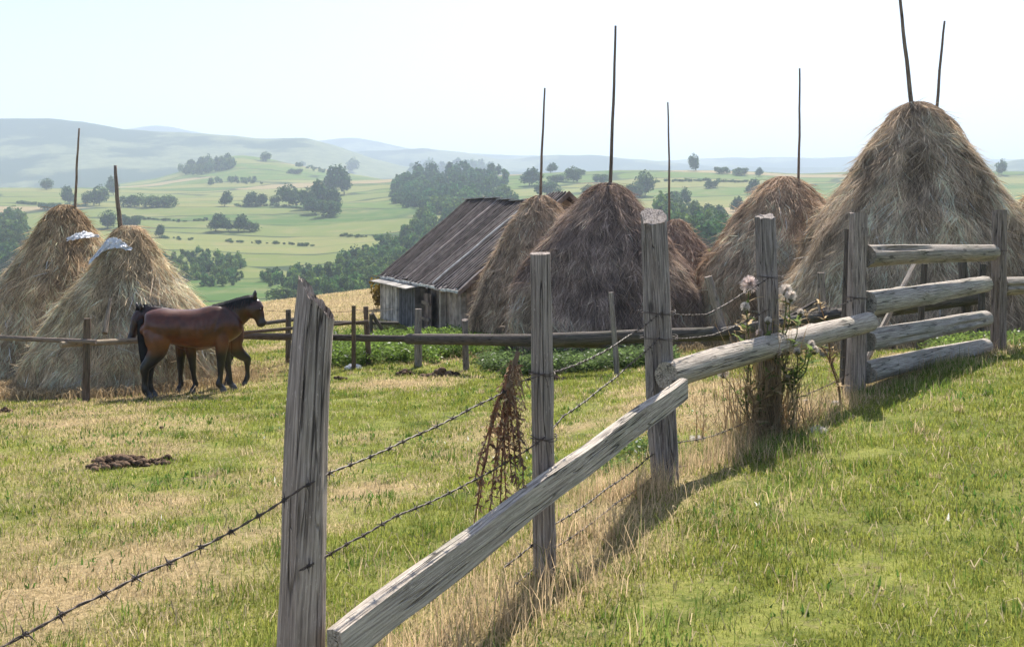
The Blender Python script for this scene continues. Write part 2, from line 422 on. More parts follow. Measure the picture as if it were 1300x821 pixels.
def haze():
    mb = MB(); x0, x1, y0, y1, z0, z1 = -16000, 16000, -400, 9600, -140, 560
    box(mb, (x0+x1)/2, (y0+y1)/2, (z0+z1)/2, x1-x0, y1-y0, z1-z0)
    m = bpy.data.materials.new('hazy_air'); m.use_nodes = True; t = m.node_tree
    t.nodes.remove(t.nodes['Principled BSDF'])
    v = t.nodes.new('ShaderNodeVolumePrincipled'); v.inputs['Color'].default_value = (.67, .78, .96, 1); v.inputs['Density'].default_value = 3.3e-4
    v.inputs['Anisotropy'].default_value = 0.0
    t.links.new(v.outputs[0], t.nodes['Material Output'].inputs['Volume'])
    o = mb.build('haze', m); tag(o, kind='stuff')
haze()

# ---------------------------------------------------------------- barn
def barn():
    C1 = P(582, 369, 27.0); L = Vector((-.366, .93, 0)).normalized(); Wd = Vector((.93, .366, 0)).normalized()
    rz = math.atan2(L.y, L.x)               # local x along the eave away from us, local y = -Wd
    ez = C1.z; g = P(560, 436, 27).z - .1
    root = empty('barn', (C1.x, C1.y, g), rz)
    tag(root, 'low grey plank barn with a long dark board roof behind the haystacks', 'barn')
    ln = 8.5; hw = 3.28; rise = 2.71; eh = ez - g; ov = .3
    # local frame: x 0..ln, y 0 (near eave) .. -2*hw ; z
    rnd = random.Random(3)
    def roof(side):
        mb = MB(); x = -.05; a = math.atan2(rise, hw); sl = math.hypot(hw, rise)
        while x < ln:
            wd = rnd.uniform(.15, .24); lift = rnd.uniform(0, .035); l2 = sl + rnd.uniform(-.10, .14)
            sag = -.16*math.sin(math.pi*min(1, max(0, x/ln*1.25)))**2
            k = rnd.random(); cc = np.array((.29, .24, .22))*rnd.uniform(.55, 1.35)
            if k > .95: cc = np.array((.34, .33, .33))
            n = 8; V = []
            for i in range(n+1):
                d = l2*i/n
                yy = -hw + side*d*math.cos(a); zz = eh + rise - d*math.sin(a) + sag*(1-i/n) + .012*math.sin(i*2+x*3)
                for (dx, dz) in ((0, 0), (wd, 0), (wd, -.03), (0, -.03)): V.append((x+dx, yy, zz+dz+lift))
            Q = []
            for i in range(n):
                for q in range(4):
                    a0 = i*4+q; a1 = i*4+(q+1) % 4; Q.append([a0, a1, a1+4, a0+4])
            Q += [[0, 1, 2, 3], [n*4+3, n*4+2, n*4+1, n*4]]
            cols = np.tile(cc, (len(V), 1)) * (1 + .25*(RNG.random((len(V), 1))-.5))
            mb.add(V, Q, c=cols)
            # cover batten over the joint
            V2 = []
            for i in range(n+1):
                d = l2*i/n; yy = -hw + side*d*math.cos(a); zz = eh + rise - d*math.sin(a) + sag*(1-i/n) + .012*math.sin(i*2+x*3)
                for (dx, dz) in ((wd-.035, .03), (wd+.035, .03), (wd+.035, -.01), (wd-.035, -.01)): V2.append((x+dx, yy, zz+dz+lift+.022))
            cb = np.array((.13, .108, .10))*rnd.uniform(.5, 1.5)
            if rnd.random() > .96: cb = np.array((.45, .44, .44))
            mb.add(V2, Q, c=cb)
            x += wd + .012
        o = mb.build('roof', M['board'], root)
        return o
    roof(1); roof(-1)
    # ragged pale eave edge boards and ridge capping
    mb = MB(); x = -.1
    while x < ln:
        l_ = rnd.uniform(.8, 1.5)
        box(mb, x+l_/2, .05, eh-.045+rnd.uniform(-.02, .02), l_, .035, .07, c=(.5, .5, .48)); x += l_
    mb.build('eave_board', M['board'], root)
    mb = MB(); x = -.1
    while x < ln*.62:
        l_ = rnd.uniform(1.0, 1.9); xx = x + l_/2
        sag = -.16*math.sin(math.pi*min(1, max(0, (ln-xx)/ln*0+xx/ln*1.25)))**2
        box(mb, xx + ln*.38, -hw+.02, eh+rise+.045+(-.16*math.sin(math.pi*min(1, (xx+ln*.38)/ln*1.25))**2 if (xx+ln*.38)/ln*1.25 < 1 else 0), l_, .2, .03, c=(.38, .37, .36)); x += l_
    mb.build('ridge_board', M['board'], root)
    mb = MB()   # verge boards on the near gable
    for side in (1, -1):
        V = [(-.13, -hw, eh+rise+.06), (-.09, -hw, eh+rise+.06), (-.09, -hw+side*(hw+.05), eh-.02), (-.13, -hw+side*(hw+.05), eh-.02),
             (-.13, -hw, eh+rise-.1), (-.09, -hw, eh+rise-.1), (-.09, -hw+side*(hw+.05), eh-.16), (-.13, -hw+side*(hw+.05), eh-.16)]
        mb.add(V, [[0, 1, 2, 3], [4, 7, 6, 5], [0, 3, 7, 4], [1, 5, 6, 2], [0, 4, 5, 1], [3, 2, 6, 7]], c=(.17, .13, .11))
    mb.build('verge_board', M['board'], root)
    def planks(mb, p0, p1, z0, ztop, th=.03, base=(.33, .27, .225), w0=.11, w1=.2, gap=.012):
        p0, p1 = Vector(p0), Vector(p1); d = (p1-p0); L_ = d.length; d.normalize(); nrm = Vector((-d.y, d.x, 0)); s = 0
        while s < L_ - .03:
            wd = min(rnd.uniform(w0, w1), L_-s)
            a = p0 + d*s; b_ = p0 + d*(s+wd-gap); off = nrm*rnd.uniform(0, .014)
            t0 = ztop(s) if callable(ztop) else ztop; t1 = ztop(s+wd) if callable(ztop) else ztop
            cc = np.array(base)*rnd.uniform(.55, 1.3)
            z_ = z0 + rnd.uniform(-.03, .03)
            V = [a+off, b_+off, b_+off+nrm*th, a+off+nrm*th]
            V = [(v.x, v.y, z_) for v in V] + [(V[0].x, V[0].y, t0), (V[1].x, V[1].y, t1), (V[2].x, V[2].y, t1), (V[3].x, V[3].y, t0)]
            mb.add(V, [[0, 3, 2, 1], [4, 5, 6, 7], [0, 1, 5, 4], [2, 3, 7, 6], [1, 2, 6, 5], [3, 0, 4, 7]], c=cc)
            s += wd
    mb = MB()
    planks(mb, (ln-.3, -ov-.05, 0), (.25, -ov-.05, 0), -.2, eh-.28+.2)
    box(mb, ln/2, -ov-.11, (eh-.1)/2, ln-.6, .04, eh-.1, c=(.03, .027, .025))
    mb.build('side_wall', M['board'], root)
    mb = MB()
    def gt(s): y = -ov - s; return eh + rise*(1-abs(y+hw)/hw) - .1
    planks(mb, (.25, -2*hw+ov, 0), (.25, -ov, 0), -.2, lambda s: eh + rise*(1-abs((-2*hw+ov+s)+hw)/hw) - .1, base=(.30, .235, .19))
    mb.build('gable_wall', M['board'], root)
    mb = MB(); planks(mb, (ln-.25, -ov, 0), (ln-.25, -2*hw+ov, 0), -.2, lambda s: eh + rise*(1-abs(-ov-s+hw)/hw) - .1); mb.build('gable_wall', M['board'], root)
    mb = MB(); planks(mb, (.3, -2*hw+ov, 0), (ln-.3, -2*hw+ov, 0), -.2, eh-.05); mb.build('side_wall', M['board'], root)
    # lean-to porch at the far end of the near side
    lt = bpy.data.objects.new('lean_to', None); col.objects.link(lt); lt.parent = root
    yo = .12
    mb = MB(); planks(mb, (ln-.1, yo, 0), (6.2, yo, 0), -.25, eh-.16, base=(.36, .33, .30)); mb.build('wall', M['board'], lt)
    mb = MB(); planks(mb, (3.9, yo, 0), (3.9, -.3, 0), -.25, eh-.16, base=(.2, .17, .15)); mb.build('wall', M['board'], lt)
    mb = MB(); planks(mb, (ln-.1, -.3, 0), (ln-.1, yo, 0), -.25, eh-.16, base=(.33, .3, .27))
    mb.build('wall', M['board'], lt)
    mb = MB()
    for k in range(18):
        xx = ln+.1-4.7*(k+.5)/18
        Mx = Matrix.Translation((xx, .12, eh-.13)) @ Matrix.Rotation(-.16, 4, 'X')
        box(mb, 0, 0, 0, .25, .62, .03, c=np.array((.32, .30, .28))*rnd.uniform(.6, 1.25), M=Mx)
    mb.build('roof', M['board'], lt)
    mb = MB(); box(mb, 6.12, yo-.02, (eh-.2)/2, .14, .1, eh-.2, c=(.5, .46, .42)); mb.build('door_post', M['board'], lt)
    mb = MB(); planks(mb, (6.05, yo-.06, 0), (4.0, yo-.06, 0), -.2, eh-.18, base=(.10, .10, .11)); mb.build('door', M['board'], lt)
    mb = MB(); planks(mb, (3.8, -.12, 0), (3.0, -.12, 0), -.1, eh-.3, base=(.17, .13, .11)); 
    box(mb, 3.4, -.065, eh*.3, .8, .03, .1, c=(.2, .16, .13)); box(mb, 3.4, -.065, eh*.62, .8, .03, .1, c=(.2, .16, .13))
    mb.build('door', M['board'], root)
    for xx in (.3, 2.2, 4.0):
        mb = MB(); box(mb, xx, -ov+.08, eh/2-.1, .13, .13, eh-.2, c=(.3, .26, .22)); mb.build('corner_post', M['board'], root)
barn()

# ---------------------------------------------------------------- haystacks
def haystack(idx, px, apy, Y, R, label, prof, nstr, tint, pole, seed, lean=(0, 0), ledge=0.0, basepy=None):
    cx = (px-650)/F*Y; g = gz(cx, Y); top = P(px, apy, Y).z; Ht = top - g + .1
    root = empty('haystack', (cx, Y, g)); tag(root, label, 'haystack', 'haystacks on poles in the hill pasture')
    rs = np.random.default_rng(seed)
    tp = np.array([p[0] for p in prof]); rp = np.array([p[1] for p in prof])
    def surf(t, th):
        """t 0 top .. 1 base"""
        r = np.interp(t, tp, rp) * R
        s_ = seed*7.3
        n = (fbm(np.cos(th)*1.6+s_, np.sin(th)*1.6, t*3.2, seed, 3) - .5)*.36*np.minimum(1, t*3+.25)
        n2 = (fbm(np.cos(th)*5+s_, np.sin(th)*5, t*9, seed+9, 3) - .5)*.22
        led = ledge*.07*(np.mod(t*7 + .35*fbm(np.cos(th)*2, np.sin(th)*2, 0, seed, 2), 1.0) - .5)
        r = r*(1+n) + (n2 + led)*np.minimum(1, t*6+.3)*R*.6
        z = Ht*(1-t)
        lx = lean[0]*(1-t); ly = lean[1]*(1-t)
        return np.stack([r*np.cos(th) + lx*0 + lean[0]*(1-t)*0, r*np.sin(th), z - .12*(t > .99)], -1)
    nt_, na = 46, 72
    t = np.linspace(0, 1, nt_)**.9; th = np.linspace(0, 2*math.pi, na, endpoint=False)
    TT, AA = np.meshgrid(t, th, indexing='ij'); V = surf(TT, AA).reshape(-1, 3)*[.985, .985, 1]
    i = np.arange(nt_-1)[:, None]*na; k = np.arange(na)[None, :]
    Q = np.stack([i+k, i+na+k, i+na+(k+1) % na, i+(k+1) % na], -1).reshape(-1, 4)
    mb = MB(); tint = np.array(tint); base = (tint*.85+.15*tint.mean())*np.array((1.10, 1.01, .95))*2.45
    nn = fbm(V[:, 0]*3, V[:, 1]*3, V[:, 2]*1.2, seed, 4)[:, None]
    mb.add(V, Q, [[(q+1) % na, na*0+q, na*0+0] for q in range(1, na-1)], c=base*(.45+.5*nn))
    # straws
    n = int(nstr*1.7)
    w_ = rs.random(n)
    t = np.sqrt(w_*.995+.002) if True else w_
    t = np.where(rs.random(n) < .12, rs.random(n)*.25, t)
    th = rs.random(n)*2*math.pi
    p0 = surf(t, th)
    ln = rs.uniform(.10, .36, n)*np.clip(.5+R/3.2, .6, 1.2)
    dt = ln/Ht
    sway = (fbm(np.cos(th)*2.5, np.sin(th)*2.5, t*5, seed+3, 2) - .5)*1.6
    p1 = surf(np.minimum(t+dt, 1.02), th + (rs.normal(0, .48, n)+sway*.6)*ln/np.maximum(np.interp(t, tp, rp)*R, .25))
    wild = rs.random(n) < .09
    jit = rs.normal(0, 1, (n, 3))*np.where(wild, .09, .02)[:, None]
    nrm = np.stack([np.cos(th), np.sin(th), np.full(n, .35)], -1)
    p0 = p0 + nrm*rs.uniform(-.02, .02, n)[:, None]
    p1 = p1 + nrm*(rs.uniform(0, .045, n) + np.where(wild, .05, 0))[:, None] + jit
    mid = (p0+p1)/2 + nrm*rs.uniform(.0, .03, n)[:, None]
    side = np.cross(p1-p0, nrm + rs.normal(0, .5, (n, 3))); side /= np.maximum(np.linalg.norm(side, axis=1), 1e-6)[:, None]
    wd = (rs.uniform(.0022, .0055, n)*Y/18)[:, None]*side
    V = np.stack([p0-wd, p0+wd, mid+wd, mid-wd, p1], 1).reshape(-1, 3)
    V[:, 2] = np.maximum(V[:, 2], -.25)
    b5 = np.arange(n)[:, None]*5
    Qs = b5 + np.array([[0, 1, 2, 3]]); Ts = b5 + np.array([[3, 2, 4]])
    patch = fbm(p0[:, 0]*1.1+seed, p0[:, 1]*1.1, p0[:, 2]*1.6, seed+5, 4)
    streak = fbm(th*14, t*3, 0, seed+6, 3)
    br = (.30 + 1.0*patch + 1.1*(streak-.5))*rs.uniform(.45, 1.45, n); br = np.maximum(br, .12); br = np.where(rs.random(n) < .04, br*1.7, br)
    gold = np.clip((patch-.5)*3+rs.normal(0, .35, n), 0, 1)[:, None]
    cc = (base*(1-gold) + np.array((.74, .59, .44))*gold)*br[:, None]
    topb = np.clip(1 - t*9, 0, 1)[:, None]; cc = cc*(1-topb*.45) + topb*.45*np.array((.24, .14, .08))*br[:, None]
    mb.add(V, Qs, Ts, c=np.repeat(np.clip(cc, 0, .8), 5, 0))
    mb.build('hay', M['hay'], root)
    if pole:
        (x0, y0), (x1, y1), r = pole
        a = P(x0, y0, Y) - Vector((cx, Y, g)); b = P(x1, y1, Y) - Vector((cx, Y, g)); d = (b-a)
        mb = MB(); pts = []; nn_ = 12
        for q in range(nn_+1):
            f = -.35 + 1.35*q/nn_
            pts.append(a + d*f + Vector((math.sin(f*5+seed)*.01+math.sin(f*17+seed)*.004, 0, 0)))
        tube(mb, pts, [r*(.95-.45*q/nn_) for q in range(nn_+1)], 7)
        o = mb.build('pole', M['pole_wood'], root, smooth=True)
    return root
CONE = [(0, .05), (.02, .13), (.06, .2), (.1, .22), (.2, .36), (.4, .60), (.6, .8), (.8, .95), (.93, 1.0), (1, .97)]
LEFTP = [(0, .05), (.03, .13), (.08, .17), (.13, .22), (.29, .40), (.5, .66), (.75, .9), (.93, 1), (1, .97)]
BELL = [(0, .05), (.02, .14), (.05, .21), (.1, .25), (.13, .31), (.3, .57), (.5, .78), (.7, .92), (.85, 1.0), (.95, .97), (1, .92)]
DOME = [(0, .06), (.02, .16), (.06, .25), (.12, .36), (.25, .56), (.45, .79), (.65, .94), (.8, 1.0), (1, .96)]
haystack(0, *STACKS[0], 'leftmost haystack with a thin tall pole and a white scrap near its top', LEFTP, 36000, (.30, .23, .14), ((94, 275), (101, 163), .035), 1)
haystack(1, *STACKS[1], 'haystack behind the two horses with white plastic wrapped under its crown', LEFTP, 42000, (.36, .29, .185), ((154, 300), (146, 210), .055), 2)
haystack(2, *STACKS[2], 'brown haystack touching the barn roof', BELL, 32000, (.25, .195, .14), ((686, 262), (691, 112), .045), 3, ledge=.5)
haystack(3, *STACKS[3], 'dark purple brown haystack with the tallest pole just left of the thick split post', BELL, 42000, (.18, .14, .12), ((775, 250), (781, 33), .05), 4, ledge=1.0)
haystack(4, *STACKS[4], 'small dark haystack half hidden behind the thick split post', BELL, 24000, (.20, .15, .12), ((850, 295), (848, 130), .04), 5, ledge=.6)
haystack(5, *STACKS[5], 'rounded brown haystack with a shaggy top behind the thistles', DOME, 36000, (.27, .20, .14), ((1013, 240), (1016, 87), .035), 6)
haystack(6, *STACKS[6], 'largest haystack towering behind the log gate', CONE, 62000, (.29, .235, .17), ((1158, 150), (1142, -15), .05), 7)
haystack(7, *STACKS[7], 'haystack hidden behind the largest one showing little more than its leaning pole', CONE, 14000, (.29, .23, .165), ((1187, 165), (1199, 27), .045), 8)
haystack(8, *STACKS[8], 'golden haystack cut off by the right edge of the view', DOME, 20000, (.34, .26, .16), None, 9)

def sheet(name, si, outline, label, seed):
    """crumpled plastic lying on haystack si; outline = list of (px, py_top, py_bottom)"""
    px0, apy, Ys, R_ = STACKS[si]; cx = (px0-650)/F*Ys; rs = random.Random(seed); mb = MB(); V = []; n = 26; m = 9
    top = P(px0, apy, Ys).z; g = gz(cx, Ys); Ht = top-g+.1; us = [o_[0] for o_ in outline]
    for i in range(n+1):
        u = us[0]+(us[-1]-us[0])*i/n; a_ = np.interp(u, us, [o_[1] for o_ in outline]); b_ = np.interp(u, us, [o_[2] for o_ in outline])
        for j in range(m):
            v_ = a_+(b_-a_)*j/(m-1); q = P(u+rs.uniform(-.5, .5), v_+rs.uniform(-.8, .8), Ys-.4); t_ = (g+Ht-q.z)/Ht
            r = np.interp(t_, [p_[0] for p_ in LEFTP], [p_[1] for p_ in LEFTP])*R_*1.15+.05; dx = q.x-cx
            q.y = Ys-math.sqrt(max(r*r-dx*dx, .01))-.05-rs.uniform(0, .035)-.02*math.sin(i*1.1+j*.8); V.append(q)
    Q = [[i*m+j, i*m+j+1, (i+1)*m+j+1, (i+1)*m+j] for i in range(n) for j in range(m-1)]
    mb.add([tuple(v) for v in V], Q, c=(.72, .74, .78)); o = mb.build(name, M['plastic'], origin=V[0]); tag(o, label, 'plastic sheet', 'plastic sheets tied into the left haystacks')
    md = o.modifiers.new('thickness', 'SOLIDIFY'); md.thickness = .006
sheet('plastic_sheet', 0, [(94, 302, 305), (100, 296, 304), (106, 293, 303), (113, 297, 301), (119, 299, 302)], 'small white plastic scrap poking from the top of the leftmost haystack', 1)
sheet('plastic_sheet', 1, [(118, 330, 336), (126, 318, 328), (136, 303, 318), (146, 301, 315), (156, 304, 315), (164, 310, 317), (171, 315, 318)], 'white plastic wrap draped around the neck of the haystack behind the horses', 2)

# ---------------------------------------------------------------- posts, logs, rails
def stick(name, p0, p1, r0, r1, mat, seed=0, seg=18, rings=26, flat=0., bow=0., cut=0., cutdir=(1, 0), jag=.0, rough=.10, cracks=2, ell=1.0, knots=2, parent=None, subname=None, roll=0.):
    """a weathered round or split timber from p0 to p1 (local z along it)"""
    p0, p1 = Vector(p0), Vector(p1); d = p1-p0; L = d.length; rs = np.random.default_rng(seed)
    z = np.linspace(0, 1, rings)**.85
    a = np.linspace(0, 2*math.pi, seg, endpoint=False); ZZ, AA = np.meshgrid(z, a, indexing='ij')
    R = r0 + (r1-r0)*ZZ
    R = R*(1 + rough*3*(fbm(np.cos(AA)*1.3+seed, np.sin(AA)*1.3, ZZ*L*1.6, seed, 3)-.5) + rough*.9*(fbm(np.cos(AA)*5, np.sin(AA)*5+seed, ZZ*L*1.2, seed+4, 2)-.5))
    if flat: 
        sq = 1/np.maximum(np.abs(np.cos(AA)), np.abs(np.sin(AA))); R = R*(1-flat + flat*sq*.92)
    for k in range(cracks):
        a0 = rs.uniform(0, 6.28); z0 = rs.uniform(0, 1); wl = rs.uniform(.25, .6)
        dd = np.abs((AA - a0 - .25*np.sin(ZZ*3+k) + math.pi) % (2*math.pi) - math.pi)
        R = R*(1 - .42*np.exp(-(dd/.13)**2)*np.exp(-((ZZ-z0)/wl)**4))
    for k in range(knots):
        a0 = rs.uniform(0, 6.28); z0 = rs.uniform(.05, .95)
        dd = np.abs((AA - a0 + math.pi) % (2*math.pi) - math.pi)
        R = R*(1 + .16*np.exp(-(dd/.4)**2)*np.exp(-((ZZ-z0)*L/.05)**2))
    X = R*np.cos(AA) + bow*np.sin(ZZ*math.pi); Yy = R*np.sin(AA)*ell + bow*.3*np.sin(ZZ*5)
    zz = ZZ*L
    topm = np.clip((ZZ-.9)/.1, 0, 1)**2
    cd = Vector(cutdir).normalized()
    zz = zz - topm*cut*(X*cd.x + Yy*cd.y + max(r1, r0))*1.0
    if jag: zz = zz + np.where(ZZ > .999, jag*(rs.random(ZZ.shape)-.6), 0)
    V = np.stack([X, Yy, zz], -1).reshape(-1, 3)
    i = np.arange(rings-1)[:, None]*seg; k = np.arange(seg)[None, :]
    Q = np.stack([i+k, i+(k+1) % seg, i+seg+(k+1) % seg, i+seg+k], -1).reshape(-1, 4)
    mb = MB(); 
    # ends: an inner ring, then a centre
    n0 = len(V); e = []
    for (row, sgn) in ((0, 1), (rings-1, -1)):
        ringv = V[row*seg:(row+1)*seg]; c = ringv.mean(0)
        inner = c + (ringv-c)*.55 + np.array([0, 0, 1])*(-.25*jag*rs.random((seg, 1)) if row else 0)
        e.append((ringv, inner, c))
    VV = [V]; T3 = []; Q2 = []; off = n0
    for idx, (ringv, inner, c) in enumerate(e):
        VV.append(inner); VV.append(c[None, :] - np.array([[0, 0, jag*.3 if idx else 0]]))
        row = 0 if idx == 0 else rings-1
        for q in range(seg):
            q2 = (q+1) % seg
            if idx: Q2.append([row*seg+q, row*seg+q2, off+q2, off+q]); T3.append([off+q, off+q2, off+seg])
            else: Q2.append([row*seg+q2, row*seg+q, off+q, off+q2]); T3.append([off+q2, off+q, off+seg])
        off += seg+1
    mb.add(np.concatenate(VV), np.concatenate([Q, np.array(Q2)]), T3)
    o = mb.build(name, M[mat], parent, smooth=True)
    o.location = p0; rot = d.to_track_quat('Z', 'Y').to_matrix().to_4x4()
    o.rotation_euler = (rot @ Matrix.Rotation(roll, 4, 'Z')).to_euler()
    try:
        o.data.set_sharp_from_angle(angle=math.radians(40))
    except Exception: pass
    return o

def post(px_t, py_t, px_b, Y, rad, label, mat='grey_wood', seed=0, Yt=None, group='upright posts of the pasture fences', depth=.3, **kw):
    """upright post whose top is at (px_t, py_t) and whose foot stands on the ground under px_b"""
    x = (px_b-650)/F*Y; g = gz(x, Y); t = P(px_t, py_t, Yt or Y)
    b = Vector((x, Y, g)); d = (t-b).normalized(); b = b - d*depth
    o = stick('fence_post', b, t, rad*1.05, rad*.92, mat, seed, **kw)
    tag(o, label, 'fence post', group); return o

POSTS = [(-389, 1.6), (392, 2.9), (690, 4.2), (838, 5.9), (977, 7.2), (1087, 8.6), (1268, 10.6)]
def fence_xy(u):
    """point of the fence line seen at photo column u"""
    for (u0, y0), (u1, y1) in zip(POSTS, POSTS[1:]):
        if u <= u1 or (u1, y1) == POSTS[-1]:
            x0 = (u0-650)/F*y0; x1 = (u1-650)/F*y1; k = (u-650)/F
            # x0+s(x1-x0) = k(y0+s(y1-y0))
            s = (k*y0-x0)/((x1-x0)-k*(y1-y0)); return y0+s*(y1-y0)
def FW(px, py, dy=-.08):
    Y = fence_xy(px)+dy; return P(px, py, Y)

# near fence line
def big_post():
    """the thick split post with a slanting broken top, nearest the camera"""
    Y = 2.9; b = P(381, 1010, Y); b = Vector((P(384, 700, Y).x - .045, Y, gz(P(384, 700, Y).x, Y)-.25))
    top = P(405, 352, Y); 
    prof = [(-1.0, .1), (-.93, -.35), (-.1, -1.05), (.05, -1.05), (.85, -.75), (1.0, .1), (.8, .75), (.2, 1.0), (-.5, .95), (-.93, .5)]
    # densify outline
    pr = []; n = len(prof)
    for i in range(n):
        a_, c_ = prof[i], prof[(i+1) % n]
        for k in range(5): pr.append((a_[0]+(c_[0]-a_[0])*k/5, a_[1]+(c_[1]-a_[1])*k/5))
    pr = np.array(pr); m = len(pr); rings = 90
    d = top-b; L = d.length; T = d.normalized()
    V = []
    for i in range(rings):
        f = (i/(rings-1)); wob = .012*math.sin(f*6.0)
        half = np.interp(f, [0, .35, .6, .85, 1], [.074, .070, .064, .060, .056])
        dp = .062
        xy = pr*[half, dp]
        ang = np.arctan2(pr[:, 1], pr[:, 0])
        n1 = 1 + .07*(fbm(np.cos(ang)*2, np.sin(ang)*2, f*3, 51, 3)-.5)*2 + .018*(fbm(np.cos(ang)*9, np.sin(ang)*9, f*2.0, 57, 3)-.5)*2
        for a0, dep, fa, fb in ((-2.0, .10, .0, .55), (-1.2, .09, .6, 1.), (-.7, .08, .0, .6), (-1.62, .10, .72, 1.)):
            dd = np.abs((ang-a0-.05*math.sin(f*9)+math.pi) % (2*math.pi)-math.pi)
            n1 = n1*(1-dep*np.exp(-(dd/.045)**2)*(1 if fa < f < fb else 0))
        xy = xy*n1[:, None]
        zz = np.full(m, f*L)
        kk = max(0, (f-.90)/.10)
        cutv = (xy[:, 0]+half)/(2*half)            # 0 left .. 1 right
        prof_cut = np.interp(cutv, [0, .12, .35, .6, .85, 1], [0, .012, .045, .075, .1, .118]) + .016*(vn(cutv*9, pr[:, 1]*3, 0, 5)-.3) + .008*(vn(ang*2.2, 0, 0, 8)-.5)
        zz = zz - kk*prof_cut
        V.append(np.stack([xy[:, 0]+wob, xy[:, 1], zz], -1))
    ringN = V[-1].copy(); V = np.concatenate(V)
    i = np.arange(rings-1)[:, None]*m; k = np.arange(m)[None, :]
    Q = np.stack([i+k, i+(k+1) % m, i+m+(k+1) % m, i+m+k], -1).reshape(-1, 4)
    mb = MB(); mb.add(V, Q)
    # broken top: concentric rings following the slanting cut, grooved along the grain
    c = ringN.mean(0); prev = ringN; allv = []; base = (rings-1)*m
    VV = [ringN]; 
    for s in (.85, .68, .5, .32, .15):
        q = c + (ringN-c)*[s, s, 1]
        cutv = (q[:, 0]-c[0]+.056)/.112
        q[:, 2] = c[2] + (ringN[:, 2].max()-c[2]) - np.interp(cutv, [0, .12, .35, .6, .85, 1], [0, .012, .045, .075, .1, .118]) - .014 - .045*np.abs(np.sin(q[:, 1]*90+q[:, 0]*30))*vn(q[:, 0]*40, q[:, 1]*90, 0, 3)
        VV.append(q)
    cc = VV[-1].mean(0)[None, :]
    VVc = np.concatenate(VV+[cc]); nr = len(VV)
    i = np.arange(nr-1)[:, None]*m; k = np.arange(m)[None, :]
    Q2 = np.stack([i+k, i+(k+1) % m, i+m+(k+1) % m, i+m+k], -1).reshape(-1, 4)
    T3 = [[(nr-1)*m+q, (nr-1)*m+(q+1) % m, nr*m] for q in range(m)]
    mb.add(VVc, Q2, T3)
    o = mb.build('fence_post', M['grey_wood'], smooth=True)
    o.location = b; o.rotation_euler = (Matrix.Rotation(0, 4, 'Z') @ d.to_track_quat('Z', 'Y').to_matrix().to_4x4()).to_euler()
    # keep local x to the right
    z = T; x = (Vector((1, 0, 0)) - z*z.x).normalized(); y = z.cross(x)
    o.matrix_world = Matrix(((x.x, y.x, z.x, b.x), (x.y, y.y, z.y, b.y), (x.z, y.z, z.z, b.z), (0, 0, 0, 1)))
    try: o.data.set_sharp_from_angle(angle=math.radians(38))
    except Exception: pass
    tag(o, 'thick squared grey post with a slanting splintered top, nearest on the left of the wire', 'fence post', 'upright posts of the pasture fences')
big_post()
post(-389, 500, -389, 1.6, .05, 'round grey post outside the left of the view where the barbed wire ends', seed=11)
post(686, 320, 692, 4.2, .049, 'slim grey post with a flat cut top beside the hanging dried weed', 'grey_wood', seed=12, cracks=4, rings=50, cut=.1, knots=3, flat=.5, rough=.14)
post(827, 262, 846, 5.9, .104, 'thick split grey post where the plank rail and the long log rail meet', 'grey_wood', seed=13, cracks=4, rings=50, cut=.55, cutdir=(1, -.2), jag=.02, flat=.6, rough=.15, bow=-.02, ell=.8)
post(971, 271, 979, 7.2, .095, 'grey post with two ridges rising out of the thistles', 'grey_wood', seed=14, cracks=4, rings=40, cut=.2, flat=.4, rough=.14, jag=.02, ell=.85)
post(1090, 270, 1085, 8.6, .082, 'left hand gate post of split timber at the end of the four logs', 'grey_wood', seed=15, cracks=4, rings=40, flat=.6, rough=.12, jag=.015)
post(1078, 291, 1072, 8.72, .045, 'thin dark post leaning beside the left hand gate post', 'dark_wood', seed=16, cracks=3, rings=30, rough=.12)
post(1269, 266, 1267, 10.6, .078, 'smooth grey right hand gate post at the far end of the four logs', 'grey_wood', seed=17, rings=34, rough=.06, cracks=2, cut=.15)
mb = MB(); 

def rail(name, a, b, r0, r1, label, cat, mat='pale_wood', seed=0, group=None, **kw):
    o = stick(name, a, b, r0, r1, mat, seed, **kw); tag(o, label, cat, group); return o
# split plank rail (rectangular section), long log rail
def plank_rail():
    a = FW(425, 826, -.20); b = P(868, 493, 5.72); d = (b-a); L = d.length; n = 60; mb = MB(); V = []
    prof = [(-.5, -.5), (-.15, -.52), (.2, -.5), (.5, -.46), (.53, 0), (.48, .5), (.1, .53), (-.5, .5), (-.52, 0)]
    m = len(prof)
    for i in range(n+1):
        f = i/n; bow = .012*math.sin(f*math.pi)
        for j, (u, v) in enumerate(prof):
            nn = 1 + .14*(float(fbm(u*2, v*2, f*5, 61, 3))-.5) + .10*(float(fbm(u*7, v*7, f*14, 65, 2))-.5)
            V.append((u*.052*nn, v*.118*nn + bow*1.0 + .004*math.sin(f*19), f*L))
    Q = [[i*m+k, i*m+(k+1) % m, (i+1)*m+(k+1) % m, (i+1)*m+k] for i in range(n) for k in range(m)]
    c0 = len(V); V.append((0, 0, 0)); V.append((0, 0, L))
    T3 = [[c0, (k+1) % m, k] for k in range(m)] + [[c0+1, n*m+k, n*m+(k+1) % m] for k in range(m)]
    mb.add(V, Q, T3); o = mb.build('fence_rail', M['pale_wood'])
    z = d.normalized(); x = z.cross(Vector((0, 0, 1))).normalized(); y = z.cross(x) * -1; x = y.cross(z)
    o.matrix_world = Matrix(((x.x, y.x, z.x, a.x), (x.y, y.y, z.y, a.y), (x.z, y.z, z.z, a.z), (0, 0, 0, 1)))
    tag(o, 'split plank rail slanting up from the bottom edge to the thick split post', 'fence rail', 'rails of the near fence')
plank_rail()
